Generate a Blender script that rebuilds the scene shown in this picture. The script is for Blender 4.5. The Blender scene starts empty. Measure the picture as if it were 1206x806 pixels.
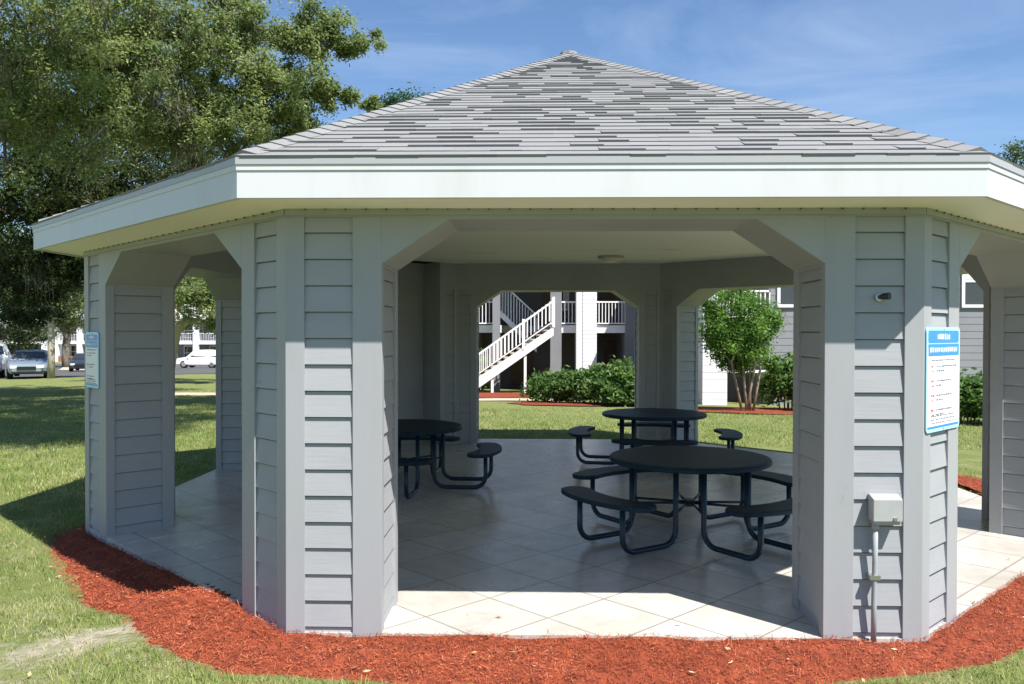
import bpy, bmesh, math, random
import numpy as np
from mathutils import Vector, Matrix

# ------------------------------------------------------------------ camera, sky, sun, exposure
S = bpy.context.scene
C = S.collection
R = math.radians
CX, CY, CZ = -0.412, -9.4646, 1.8
FPX, YAW, PITCH, ROLL = 981.93, 0.02404, -0.01224, 0.00165
cam_d = bpy.data.cameras.new('camera'); cam = bpy.data.objects.new('camera', cam_d); C.objects.link(cam)
cam_d.sensor_width = 36; cam_d.lens = FPX / 1206 * 36
cam_d.clip_start = .1; cam_d.clip_end = 3000
cam.matrix_world = (Matrix.Translation((CX, CY, CZ)) @ Matrix.Rotation(YAW, 4, 'Z')
                    @ Matrix.Rotation(math.pi/2 + PITCH, 4, 'X') @ Matrix.Rotation(ROLL, 4, 'Z'))
S.camera = cam

SUN_EL, SUN_AZ = R(57), R(43.5)          # azimuth measured from -Y (towards the camera) to +X
sun_dir = Vector((math.cos(SUN_EL)*math.sin(SUN_AZ), -math.cos(SUN_EL)*math.cos(SUN_AZ), math.sin(SUN_EL)))
w = bpy.data.worlds.new('World'); S.world = w; w.use_nodes = True
nt = w.node_tree; nt.nodes.clear()
wo = nt.nodes.new('ShaderNodeOutputWorld'); bg = nt.nodes.new('ShaderNodeBackground')
sky = nt.nodes.new('ShaderNodeTexSky'); sky.sky_type = 'NISHITA'; sky.sun_disc = False
sky.sun_elevation = SUN_EL; sky.sun_rotation = math.atan2(sun_dir.x, sun_dir.y)
sky.air_density = 1.0; sky.dust_density = .1; sky.ozone_density = 6.0; sky.altitude = 0
# thin cirrus wisps
tc = nt.nodes.new('ShaderNodeTexCoord'); mp = nt.nodes.new('ShaderNodeMapping')
mp.inputs['Scale'].default_value = (1.2, 1.2, 5.0); mp.inputs['Rotation'].default_value = (.2, .35, .3)
nz = nt.nodes.new('ShaderNodeTexNoise'); nz.inputs['Scale'].default_value = 2.3; nz.inputs['Detail'].default_value = 7
nz.inputs['Roughness'].default_value = .62; nz.inputs['Distortion'].default_value = .5
rp = nt.nodes.new('ShaderNodeValToRGB'); rp.color_ramp.elements[0].position = .48; rp.color_ramp.elements[1].position = .78
rp.color_ramp.elements[1].color = (.26, .26, .26, 1)
mx = nt.nodes.new('ShaderNodeMixRGB'); mx.inputs['Color2'].default_value = (8.6, 10.0, 12.6, 1)
L = nt.links.new
L(tc.outputs['Generated'], mp.inputs['Vector']); L(mp.outputs[0], nz.inputs['Vector']); L(nz.outputs['Fac'], rp.inputs[0])
hs = nt.nodes.new('ShaderNodeHueSaturation'); hs.inputs['Saturation'].default_value = 1.0; hs.inputs['Value'].default_value = 1.6
L(sky.outputs[0], hs.inputs['Color'])
L(rp.outputs[0], mx.inputs['Fac']); L(hs.outputs[0], mx.inputs['Color1']); L(mx.outputs[0], bg.inputs['Color'])
bg.inputs['Strength'].default_value = .05
L(bg.outputs[0], wo.inputs['Surface'])
sd = bpy.data.lights.new('sun', 'SUN'); sd.energy = 5.0; sd.angle = R(.53); sd.color = (1, .955, .88)
sun = bpy.data.objects.new('sun', sd); C.objects.link(sun)
sun.rotation_euler = sun_dir.to_track_quat('Z', 'Y').to_euler()
vs = S.view_settings; vs.view_transform = 'Standard'; vs.look = 'None'; vs.exposure = 1.0; vs.gamma = 1; vs.use_curve_mapping = False
S.render.engine = 'CYCLES'
S.cycles.max_bounces = 7; S.cycles.diffuse_bounces = 6; S.cycles.transparent_max_bounces = 8

rng = np.random.default_rng(7); random.seed(7)

# ------------------------------------------------------------------ helpers
def at(px, py, D):
    """point seen at photo pixel (1206x806) at depth D"""
    u, v = px-603, py-403
    c, s = math.cos(ROLL), math.sin(ROLL); u, v = c*u+s*v, -s*u+c*v
    X, Y, Z = u/FPX, 1.0, -v/FPX
    c, s = math.cos(PITCH), math.sin(PITCH); Y, Z = c*Y-s*Z, s*Y+c*Z
    c, s = math.cos(YAW), math.sin(YAW); X, Y = c*X-s*Y, s*X+c*Y
    t = D/Y
    return Vector((CX+X*t, CY+Y*t, CZ+Z*t))

def interp(r, xs, ys): return float(np.interp(r, xs, ys))
def sstep(a, b, x):
    t = min(1, max(0, (x-a)/(b-a))); return t*t*(3-2*t)
def terrain(x, y):
    r = math.hypot(x, y)
    back = interp(r, [6.5, 25, 90, 400, 1500], [0, -.64, -1.96, -3.5, -6])
    left = interp(r, [8, 43, 87, 127, 400, 1500], [0, -.55, -1.96, -2.3, -3.5, -6])
    a = math.atan2(-x, max(y, 1e-6)) if y > 0 else 1.5
    k = sstep(.15, .55, a)
    z = back*(1-k)+left*k
    return z*sstep(-2, 6, y) - .045 - .06*sstep(2.4, 4.2, -x)

def link(o): C.objects.link(o); return o
def empty(name, loc=(0, 0, 0), rz=0, label=None, cat=None, group=None):
    o = bpy.data.objects.new(name, None); o.location = loc; o.rotation_euler = (0, 0, rz); o.empty_display_size = .2
    link(o); tag(o, label, cat, group); return o
def tag(o, label=None, cat=None, group=None, kind=None):
    if label: o['label'] = label
    if cat: o['category'] = cat
    if group: o['group'] = group
    if kind: o['kind'] = kind
    return o

class MB:
    def __init__(s): s.v = []; s.f = []; s.r = []
    def add(s, vs, fs, r=0.5):
        o = len(s.v); s.v += [tuple(v) for v in vs]; s.f += [tuple(i+o for i in f) for f in fs]; s.r += [r]*len(fs)
    def box(s, c, d, rz=0, r=.5, M=None):
        hx, hy, hz = d[0]/2, d[1]/2, d[2]/2
        vs = [Vector((x, y, z)) for z in (-hz, hz) for x, y in ((-hx, -hy), (hx, -hy), (hx, hy), (-hx, hy))]
        M2 = Matrix.Translation(c) @ (M if M is not None else Matrix.Rotation(rz, 4, 'Z'))
        s.add([M2 @ v for v in vs], [(3, 2, 1, 0), (4, 5, 6, 7), (0, 1, 5, 4), (1, 2, 6, 5), (2, 3, 7, 6), (3, 0, 4, 7)], r)
    def b2(s, x0, x1, y0, y1, z0, z1, r=.5): s.box(((x0+x1)/2, (y0+y1)/2, (z0+z1)/2), (x1-x0, y1-y0, z1-z0), r=r)
    def prism(s, poly, z0, z1, r=.5):
        """vertical prism of a ccw plan polygon"""
        n = len(poly)
        vs = [(p[0], p[1], z0) for p in poly]+[(p[0], p[1], z1) for p in poly]
        s.add(vs, [tuple(range(n-1, -1, -1)), tuple(range(n, 2*n))]+[(i, (i+1) % n, n+(i+1) % n, n+i) for i in range(n)], r)
    def ext(s, pts, off, r=.5):
        """prism of a 3D polygon pushed by vector off"""
        n = len(pts); pts = [Vector(p) for p in pts]; off = Vector(off)
        s.add(pts+[p+off for p in pts], [tuple(range(n)), tuple(range(2*n-1, n-1, -1))]+[((i+1) % n, i, n+i, n+(i+1) % n) for i in range(n)], r)
    def tube(s, pts, rad, n=8, r=.5, cap=True):
        pts = [Vector(p) for p in pts]; m = len(pts)
        rad = [rad]*m if not hasattr(rad, '__len__') else rad
        t0 = (pts[1]-pts[0]).normalized(); a = t0.orthogonal().normalized(); vs = []
        for i, p in enumerate(pts):
            t = (pts[min(i+1, m-1)]-pts[max(i-1, 0)]).normalized()
            a = (a-t*a.dot(t)).normalized(); b = t.cross(a)
            vs += [p+(a*math.cos(2*math.pi*k/n)+b*math.sin(2*math.pi*k/n))*rad[i] for k in range(n)]
        fs = [(i*n+k, i*n+(k+1) % n, (i+1)*n+(k+1) % n, (i+1)*n+k) for i in range(m-1) for k in range(n)]
        if cap: fs += [tuple(range(n-1, -1, -1)), tuple(range((m-1)*n, m*n))]
        s.add(vs, fs, r)
    def build(s, name, mat, parent=None, smooth=False, bevel=0, recalc=True):
        me = bpy.data.meshes.new(name); me.from_pydata(s.v, [], s.f)
        at_ = me.attributes.new('rnd', 'FLOAT', 'FACE'); at_.data.foreach_set('value', s.r)
        if recalc:
            bm = bmesh.new(); bm.from_mesh(me); bmesh.ops.recalc_face_normals(bm, faces=bm.faces)
            if bevel: 
                es = [e for e in bm.edges if len(e.link_faces) == 2 and e.calc_face_angle(0) > .5]
                bmesh.ops.bevel(bm, geom=es, offset=bevel, segments=2, affect='EDGES', profile=.6, clamp_overlap=True)
            bm.to_mesh(me); bm.free()
        me.materials.append(mat)
        if smooth: me.polygons.foreach_set('use_smooth', [True]*len(me.polygons))
        o = bpy.data.objects.new(name, me); link(o)
        if parent: o.parent = parent
        return o

def np_mesh(name, V, F, mat, parent=None, rnd=None, smooth=False):
    """fast mesh from numpy, F is (n,k) with constant k"""
    me = bpy.data.meshes.new(name); n, k = F.shape
    me.vertices.add(len(V)); me.vertices.foreach_set('co', V.astype(np.float32).ravel())
    me.loops.add(n*k); me.loops.foreach_set('vertex_index', F.astype(np.int32).ravel())
    me.polygons.add(n); me.polygons.foreach_set('loop_start', np.arange(0, n*k, k, dtype=np.int32))
    me.polygons.foreach_set('loop_total', np.full(n, k, dtype=np.int32))
    me.update(calc_edges=True)
    if rnd is not None:
        a = me.attributes.new('rnd', 'FLOAT', 'FACE'); a.data.foreach_set('value', rnd.astype(np.float32))
    if smooth: me.polygons.foreach_set('use_smooth', np.ones(n, dtype=bool))
    me.materials.append(mat)
    o = bpy.data.objects.new(name, me); link(o)
    if parent: o.parent = parent
    return o

# ------------------------------------------------------------------ materials
def mat(name, col, rough=.6, spec=.5, metal=0, noise=None, bump=None, attr=None, coat=0, trans=0, hook=None):
    """noise=(scale, colour2, lo, hi); bump=(scale, strength, dist); attr=[(pos,col),...] ramp over face attribute 'rnd'"""
    m = bpy.data.materials.new(name); m.use_nodes = True; n = m.node_tree; P = n.nodes['Principled BSDF']
    P.inputs['Base Color'].default_value = (*col, 1); P.inputs['Roughness'].default_value = rough
    P.inputs['Specular IOR Level'].default_value = spec; P.inputs['Metallic'].default_value = metal
    P.inputs['Coat Weight'].default_value = coat
    tc = n.nodes.new('ShaderNodeTexCoord'); cur = None; k = n.links.new
    if attr:
        a = n.nodes.new('ShaderNodeAttribute'); a.attribute_name = 'rnd'
        r = n.nodes.new('ShaderNodeValToRGB'); e = r.color_ramp.elements
        while len(e) < len(attr): e.new(.5)
        for i, (p, c) in enumerate(attr): e[i].position = p; e[i].color = (*c, 1)
        k(a.outputs['Fac'], r.inputs[0]); cur = r.outputs[0]
    for nn in (noise or []):
        sc, c2, lo, hi = nn[:4]; stretch = nn[4] if len(nn) > 4 else (1, 1, 1)
        t = n.nodes.new('ShaderNodeTexNoise'); t.inputs['Scale'].default_value = sc; t.inputs['Detail'].default_value = 6
        t.inputs['Roughness'].default_value = .65
        mpn = n.nodes.new('ShaderNodeMapping'); mpn.inputs['Scale'].default_value = stretch
        k(tc.outputs['Object'], mpn.inputs[0]); k(mpn.outputs[0], t.inputs['Vector'])
        r = n.nodes.new('ShaderNodeMapRange'); r.inputs['From Min'].default_value = lo; r.inputs['From Max'].default_value = hi
        k(t.outputs['Fac'], r.inputs['Value'])
        mm = n.nodes.new('ShaderNodeMixRGB'); k(r.outputs[0], mm.inputs['Fac'])
        if cur is not None: k(cur, mm.inputs['Color1'])
        else: mm.inputs['Color1'].default_value = (*col, 1)
        mm.inputs['Color2'].default_value = (*c2, 1); cur = mm.outputs[0]
    if cur is not None: k(cur, P.inputs['Base Color'])
    if bump:
        t = n.nodes.new('ShaderNodeTexNoise'); t.inputs['Scale'].default_value = bump[0]; t.inputs['Detail'].default_value = 5
        if len(bump) > 3:
            mpn = n.nodes.new('ShaderNodeMapping'); mpn.inputs['Scale'].default_value = bump[3]
            k(tc.outputs['Object'], mpn.inputs[0]); k(mpn.outputs[0], t.inputs['Vector'])
        else: k(tc.outputs['Object'], t.inputs['Vector'])
        b = n.nodes.new('ShaderNodeBump'); b.inputs['Strength'].default_value = bump[1]; b.inputs['Distance'].default_value = bump[2]
        k(t.outputs['Fac'], b.inputs['Height']); k(b.outputs[0], P.inputs['Normal'])
    if trans:
        tr = n.nodes.new('ShaderNodeBsdfTranslucent'); ms = n.nodes.new('ShaderNodeMixShader'); ms.inputs[0].default_value = trans
        out = n.nodes['Material Output']
        if cur is not None:
            g = n.nodes.new('ShaderNodeHueSaturation'); g.inputs['Value'].default_value = 1.5; g.inputs['Hue'].default_value = .49
            k(cur, g.inputs['Color']); k(g.outputs[0], tr.inputs['Color'])
        else: tr.inputs['Color'].default_value = (*[min(1, c*1.4) for c in col], 1)
        k(P.outputs[0], ms.inputs[1]); k(tr.outputs[0], ms.inputs[2]); k(ms.outputs[0], out.inputs['Surface'])
    return m

GREY = (.315, .325, .342)
M = {}
M['paint'] = mat('painted_board', GREY, .5, .35, noise=[(2.2, (.28, .29, .305), .45, .8, (1, 1, .25)), (34, (.35, .36, .38), .62, .8), (7, (.24, .25, .25), .66, .8, (1, 1, .3))], bump=(60, .12, .004, (1, 1, .15)))
M['siding'] = mat('painted_lap_siding', (.318, .329, .348), .55, .3, noise=[(1.7, (.28, .29, .31), .42, .8, (1, 1, 2)), (9, (.25, .26, .265), .66, .8, (.25, .25, 1))], bump=(45, .25, .004, (.12, .12, 1.6)))
M['interior'] = M['paint']
M['white'] = mat('white_fascia_paint', (.56, .57, .59), .45, .4, noise=[(3, (.50, .51, .50), .5, .8, (1, 1, .25))])
M['drip'] = mat('grey_drip_edge', (.36, .36, .38), .4, .5)
M['soffit'] = mat('cream_soffit', (.84, .83, .79), .6, .3, attr=[(.6, (.84, .83, .79)), (.9, (.08, .08, .07))], noise=[(1.1, (.74, .72, .65), .55, .95)])
M['ceiling'] = mat('cream_ceiling', (.90, .88, .82), .7, .25, noise=[(.8, (.62, .58, .49), .60, .74, (1, 3.2, 1))])
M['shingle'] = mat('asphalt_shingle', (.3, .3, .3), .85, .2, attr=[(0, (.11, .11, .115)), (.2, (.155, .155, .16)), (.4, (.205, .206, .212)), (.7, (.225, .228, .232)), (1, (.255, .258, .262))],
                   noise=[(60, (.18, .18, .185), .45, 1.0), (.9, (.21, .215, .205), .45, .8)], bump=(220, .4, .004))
M['tar'] = mat('shingle_underlay', (.09, .09, .095), .9, .2)
M['table'] = mat('navy_plastisol_coating', (.008, .027, .046), .5, .16, bump=(130, .35, .006), noise=[(5, (.008, .020, .038), .45, .75)])
M['pipe'] = mat('navy_coated_pipe', (.008, .026, .044), .35, .4)
M['bolt'] = mat('galvanised_steel', (.55, .55, .55), .35, .5, 1)
M['boxgrey'] = mat('grey_enamelled_box', (.36, .37, .37), .4, .5, noise=[(9, (.30, .31, .31), .5, .8)])
M['conduit'] = mat('grey_painted_conduit', (.31, .335, .35), .45, .4)
M['black'] = mat('black_plastic', (.012, .012, .013), .35, .5)
M['glass'] = mat('dark_window_glass', (.025, .03, .035), .06, .8)
M['lampglass'] = mat('opal_glass', (.62, .60, .50), .3, .5)
M['bldg'] = mat('grey_vinyl_siding', (.225, .228, .25), .6, .3, noise=[(.9, (.19, .19, .21), .45, .8)])
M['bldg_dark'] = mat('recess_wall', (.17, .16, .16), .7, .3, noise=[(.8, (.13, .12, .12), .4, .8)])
M['bldg_white'] = mat('white_siding', (.78, .77, .80), .55, .3)
M['trimw'] = mat('white_trim', (.80, .80, .82), .5, .4)
M['door'] = mat('brown_door', (.12, .07, .04), .5, .4)
M['brick'] = mat('red_brick_skirt', (.30, .13, .10), .8, .2, noise=[(6, (.22, .10, .08), .4, .7)])
M['bark'] = mat('oak_bark', (.12, .10, .08), .9, .2, noise=[(3, (.20, .18, .15), .45, .7, (1, 1, .4))], bump=(9, .9, .05, (1, 1, .3)))
M['palebark'] = mat('pale_bark', (.40, .36, .29), .85, .2, noise=[(4, (.26, .23, .18), .5, .7, (1, 1, .4))], bump=(12, .5, .03))
M['stem'] = mat('smooth_tan_bark', (.27, .21, .16), .8, .2, noise=[(6, (.14, .11, .08), .45, .7)])
M['moss'] = mat('spanish_moss', (.17, .165, .12), .9, .1, attr=[(0, (.10, .10, .075)), (1, (.22, .215, .165))], trans=.25)
def leafmat(name, cols, trans=.5): return mat(name, cols[1], .5, .35, attr=[(0, cols[0]), (.5, cols[1]), (1, cols[2])], trans=trans)
M['oakleaf'] = leafmat('oak_foliage', [(.05, .085, .03), (.155, .215, .075), (.30, .36, .14)])
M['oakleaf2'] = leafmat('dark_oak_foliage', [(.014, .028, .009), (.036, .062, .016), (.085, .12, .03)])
M['myrtle'] = leafmat('myrtle_foliage', [(.035, .090, .016), (.08, .18, .03), (.16, .29, .055)])
M['shrub'] = leafmat('shrub_foliage', [(.03, .08, .018), (.085, .17, .04), (.20, .30, .085)])
M['farleaf'] = leafmat('distant_foliage', [(.028, .050, .016), (.052, .085, .026), (.09, .13, .04)])
M['pine'] = leafmat('pine_needles', [(.02, .05, .02), (.035, .085, .03), (.06, .12, .04)])
M['asphalt'] = mat('asphalt', (.075, .075, .078), .85, .3, noise=[(1.4, (.10, .10, .10), .4, .75)], bump=(90, .3, .01))
M['concrete'] = mat('sandy_concrete', (.46, .40, .30), .8, .3, noise=[(1.1, (.38, .33, .25), .4, .7)], bump=(70, .2, .004))
M['bed'] = mat('red_mulch_ground', (.24, .052, .026), .9, .2, noise=[(14, (.12, .028, .016), .4, .7)], bump=(40, .8, .03))
M['chip'] = mat('red_shredded_bark', (.3, .07, .03), .8, .25, attr=[(0, (.09, .020, .010)), (.3, (.22, .046, .020)), (.65, (.35, .086, .038)), (.96, (.47, .155, .08)), (1, (.55, .38, .26))])
M['silver'] = mat('silver_blue_car_paint', (.30, .36, .43), .25, .5, .5, coat=.8)
M['whitecar'] = mat('white_car_paint', (.80, .80, .82), .25, .5, coat=.8)
M['darkcar'] = mat('dark_car_paint', (.03, .035, .05), .2, .5, .2, coat=.8)
M['tyre'] = mat('tyre_rubber', (.02, .02, .02), .85, .2)
M['rim'] = mat('alloy_rim', (.45, .45, .47), .3, .5, .9)
M['lamp'] = mat('headlamp_lens', (.75, .78, .8), .1, .8)
M['tail'] = mat('tail_lamp_lens', (.35, .02, .02), .15, .6)
M['signwhite'] = mat('white_sign_panel', (.74, .76, .80), .35, .5)
M['signblue'] = mat('blue_sign_panel', (.03, .24, .62), .35, .5)
M['signpale'] = mat('pale_blue_sign_border', (.38, .66, .84), .35, .5)
M['signtext'] = mat('dark_print', (.16, .17, .22), .5, .3)
M['signred'] = mat('red_print', (.62, .08, .09), .5, .3)

# tiles -----------------------------------------------------------
def tile_material():
    m = bpy.data.materials.new('diagonal_floor_tile'); m.use_nodes = True; n = m.node_tree; P = n.nodes['Principled BSDF']; k = n.links.new
    tc = n.nodes.new('ShaderNodeTexCoord'); mp = n.nodes.new('ShaderNodeMapping')
    mp.vector_type = 'TEXTURE'; mp.inputs['Location'].default_value = (-.31, -3.465, 0); mp.inputs['Rotation'].default_value = (0, 0, R(45))
    k(tc.outputs['Object'], mp.inputs[0])
    br = n.nodes.new('ShaderNodeTexBrick'); br.offset = 0; br.squash = 1
    for a, b in (('Scale', 1), ('Mortar Size', .008), ('Mortar Smooth', .25), ('Brick Width', .545), ('Row Height', .545), ('Bias', 0)): br.inputs[a].default_value = b
    br.inputs['Color1'].default_value = (.46, .44, .405, 1); br.inputs['Color2'].default_value = (.54, .52, .48, 1); br.inputs['Mortar'].default_value = (.26, .24, .21, 1)
    k(mp.outputs[0], br.inputs['Vector'])
    t = n.nodes.new('ShaderNodeTexNoise'); t.inputs['Scale'].default_value = 3.2; t.inputs['Detail'].default_value = 8; t.inputs['Roughness'].default_value = .7; t.inputs['Distortion'].default_value = .8
    k(tc.outputs['Object'], t.inputs['Vector'])
    r = n.nodes.new('ShaderNodeMapRange'); r.inputs['From Min'].default_value = .35; r.inputs['From Max'].default_value = .75
    r.inputs['To Min'].default_value = 1.1; r.inputs['To Max'].default_value = .72; k(t.outputs['Fac'], r.inputs['Value'])
    ml = n.nodes.new('ShaderNodeMixRGB'); ml.blend_type = 'MULTIPLY'; ml.inputs['Fac'].default_value = 1
    k(br.outputs['Color'], ml.inputs['Color1']); k(r.outputs[0], ml.inputs['Color2'])
    # wear and grime patches
    t2 = n.nodes.new('ShaderNodeTexNoise'); t2.inputs['Scale'].default_value = .75; t2.inputs['Detail'].default_value = 5; k(tc.outputs['Object'], t2.inputs['Vector'])
    r2 = n.nodes.new('ShaderNodeMapRange'); r2.inputs['From Min'].default_value = .5; r2.inputs['From Max'].default_value = .68; r2.inputs['To Max'].default_value = .45; k(t2.outputs['Fac'], r2.inputs['Value'])
    m2 = n.nodes.new('ShaderNodeMixRGB'); m2.inputs['Color2'].default_value = (.33, .29, .23, 1); k(r2.outputs[0], m2.inputs['Fac']); k(ml.outputs[0], m2.inputs['Color1'])
    k(m2.outputs[0], P.inputs['Base Color'])
    P.inputs['Specular IOR Level'].default_value = .6
    r3 = n.nodes.new('ShaderNodeMapRange'); r3.inputs['To Min'].default_value = .18; r3.inputs['To Max'].default_value = .42; k(t.outputs['Fac'], r3.inputs['Value']); k(r3.outputs[0], P.inputs['Roughness'])
    b = n.nodes.new('ShaderNodeBump'); b.inputs['Strength'].default_value = .5; b.inputs['Distance'].default_value = .003; b.invert = True
    k(br.outputs['Fac'], b.inputs['Height']); k(b.outputs[0], P.inputs['Normal'])
    return m
M['tile'] = tile_material()

def lawn_material():
    m = bpy.data.materials.new('lawn_ground'); m.use_nodes = True; n = m.node_tree; P = n.nodes['Principled BSDF']; k = n.links.new
    tc = n.nodes.new('ShaderNodeTexCoord')
    def noise(sc, det=6, rough=.6, dist=0):
        t = n.nodes.new('ShaderNodeTexNoise'); t.inputs['Scale'].default_value = sc; t.inputs['Detail'].default_value = det
        t.inputs['Roughness'].default_value = rough; t.inputs['Distortion'].default_value = dist; k(tc.outputs['Object'], t.inputs['Vector']); return t.outputs['Fac']
    def ramp(f, els):
        r = n.nodes.new('ShaderNodeValToRGB'); e = r.color_ramp.elements
        while len(e) < len(els): e.new(.5)
        for i, (p, c) in enumerate(els): e[i].position = p; e[i].color = (*c, 1)
        k(f, r.inputs[0]); return r.outputs[0]
    def mixc(fac, a, b, mode='MIX'):
        x = n.nodes.new('ShaderNodeMixRGB'); x.blend_type = mode
        for v, s in ((fac, 'Fac'), (a, 'Color1'), (b, 'Color2')):
            if isinstance(v, (int, float)): x.inputs[s].default_value = v
            elif isinstance(v, tuple): x.inputs[s].default_value = (*v, 1)
            else: k(v, x.inputs[s])
        return x.outputs[0]
    g = ramp(noise(3.5, 8, .8), [(.3, (.11, .15, .04)), (.5, (.18, .21, .07)), (.66, (.30, .27, .15))])
    g = mixc(ramp(noise(28, 4, .7), [(.4, (0, 0, 0)), (.75, (.6, .6, .6))]), g, (.085, .12, .03))
    # bare sandy patches, given a shape of their own by noise, strongest near the camera side
    geo = n.nodes.new('ShaderNodeVertexColor'); geo.layer_name = 'bare'
    bare = n.nodes.new('ShaderNodeMath'); bare.operation = 'MULTIPLY_ADD'; bare.inputs[1].default_value = .9; k(noise(2.6, 7, .7, .6), bare.inputs[0])
    k(geo.outputs[0], bare.inputs[2])
    g = mixc(ramp(bare.outputs[0], [(.66, (0, 0, 0)), (.84, (1, 1, 1))]), g, ramp(noise(12, 6), [(.3, (.30, .26, .19)), (.7, (.46, .42, .34))]))
    k(g, P.inputs['Base Color']); P.inputs['Roughness'].default_value = .9; P.inputs['Specular IOR Level'].default_value = .15
    b = n.nodes.new('ShaderNodeBump'); b.inputs['Strength'].default_value = .9; b.inputs['Distance'].default_value = .04
    k(noise(35, 4, .7), b.inputs['Height']); k(b.outputs[0], P.inputs['Normal'])
    return m
M['lawn'] = lawn_material()
M['grass'] = mat('grass_blades', (.1, .15, .03), .6, .2, trans=.35, attr=[(0, (.09, .15, .03)), (.4, (.19, .26, .065)), (.75, (.31, .345, .12)), (1, (.50, .46, .28))])

# ------------------------------------------------------------------ octagon frame
SD = 3.7576; EE = .5753; TT = .593; OH = .3764
AP = SD/2*(1+math.sqrt(2)); RV = AP/math.cos(math.pi/8)
ZS, ZH, ZC = 2.48, 2.90, 2.895           # siding top, header top, ceiling
ZSOF = 2.5255
def ovt(k, off=0):
    r = (AP+off)/math.cos(math.pi/8); a = R(-112.5-45*k); return Vector((r*math.cos(a), r*math.sin(a), 0))
# k: 0 FL, 1 L1, 2 L2, 3 BL, 4 BR, 5 R2, 6 R1, 7 FR

# mulch outline (world, z=0), from the photograph
MUL = [(-4.9, -1.9), (-4.53, -2.51), (-3.82, -3.45), (-3.42, -3.96), (-3.09, -4.13), (-2.72, -4.61), (-2.46, -4.83), (-2.09, -5.07), (-1.81, -5.11), (-1.54, -5.13),
       (-1.1, -5.18), (-.5, -5.24), (.3, -5.24), (.8, -5.2), (1.25, -5.10), (1.76, -4.96), (2.19, -4.81), (2.6, -4.5), (3.1, -4.1), (3.7, -3.5), (4.4, -3.0), (5.0, -2.3),
       (5.45, -1.6), (5.6, -.6), (5.55, .4), (5.2, 1.3), (4.75, 1.75)]
def in_poly(x, y, poly):
    c = False; n = len(poly); j = n-1
    for i in range(n):
        xi, yi = poly[i]; xj, yj = poly[j]
        if (yi > y) != (yj > y) and x < (xj-xi)*(y-yi)/(yj-yi)+xi: c = not c
        j = i
    return c
def oct_in(x, y, off=0):
    return max(x*math.cos(R(45*k))+y*math.sin(R(45*k)) for k in range(8)) < AP+off

# ------------------------------------------------------------------ GROUND
xs = np.unique(np.concatenate([np.arange(-12, 12.01, .5), np.arange(-60, 60, 3.0), np.array([-1500, -900, -500, -300, -200, -140, -100, -80, 80, 100, 140, 200, 300, 500, 900, 1500])]))
ys = np.unique(np.concatenate([np.arange(-12, 14.01, .5), np.arange(14, 60, 2.0), np.arange(60, 140, 5.0), np.array([-400, -150, -60, -30, -20, 170, 220, 300, 500, 900, 1600])]))
V = np.array([(x, y, terrain(x, y)+(0.02*math.sin(x*.9+1)*math.sin(y*.7) if math.hypot(x, y) > 9 else 0)) for y in ys for x in xs]); nx = len(xs)
F = np.array([(j*nx+i, j*nx+i+1, (j+1)*nx+i+1, (j+1)*nx+i) for j in range(len(ys)-1) for i in range(nx-1)])
lawn = np_mesh('lawn', V, F, M['lawn'], smooth=True); tag(lawn, kind='structure')
ca = lawn.data.color_attributes.new('bare', 'FLOAT_COLOR', 'POINT')
def bare(x, y):
    b = .06 + .12*math.exp(-((x+3.3)**2+(y+5.2)**2)/1.6) + .12*math.exp(-((x+4.4)**2+(y+4.6)**2)/2.4)
    b += .2*math.exp(-((x+2.9)**2/.25+(y+4.45)**2/.03))
    if y > 3: b = .02
    return b
cols = np.array([[bare(v[0], v[1])]*3+[1] for v in V]); ca.data.foreach_set('color', cols.ravel())

def patch(name, poly, m, dz=.006, kind='structure', step=None):
    """a sheet that follows the terrain"""
    bm = bmesh.new(); f = bm.faces.new([bm.verts.new((x, y, 0)) for x, y in poly])
    bmesh.ops.triangulate(bm, faces=[f]); 
    bmesh.ops.subdivide_edges(bm, edges=bm.edges[:], cuts=step or 6, use_grid_fill=True)
    for v in bm.verts: v.co.z = terrain(v.co.x, v.co.y)+dz
    me = bpy.data.meshes.new(name); bm.to_mesh(me); bm.free(); me.materials.append(m)
    o = bpy.data.objects.new(name, me); link(o)
    if kind: o['kind'] = kind
    return o
def gp(px, py, D=None):
    """point on the terrain under a photo pixel"""
    lo, hi = 2.0, 400.0
    for _ in range(50):
        mid = (lo+hi)/2; p = at(px, py, mid)
        if p.z > terrain(p.x, p.y): lo = mid
        else: hi = mid
    return at(px, py, lo)
P2 = lambda v: (v.x, v.y)
# parking lot and path on the left
patch('parking_lot', [(-75, 32.5), (-21, 33.5), (-20, 42), (-24, 92), (-75, 92)], M['asphalt'], .02, step=10)
patch('sandy_path', [(-44, 66), (-35, 58), (-30, 58), (-36, 72), (-52, 100), (-62, 100)], M['concrete'], .05, step=8)
# walkway in front of the building behind
patch('walkway', [(-14, 17.3), (0.1, 16.9), (1.8, 18.4), (-14, 18.9)], M['concrete'], .03, step=8)

# ------------------------------------------------------------------ PAVILION
pav = empty('pavilion', (0, 0, 0), 0, 'grey octagonal picnic pavilion with arched openings and a low grey shingle roof', 'pavilion')
b = MB(); b.prism([P2(ovt(-k, -.003)) for k in range(8)], -.22, 0); b.build('floor_slab', M['tile'], pav)

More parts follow.
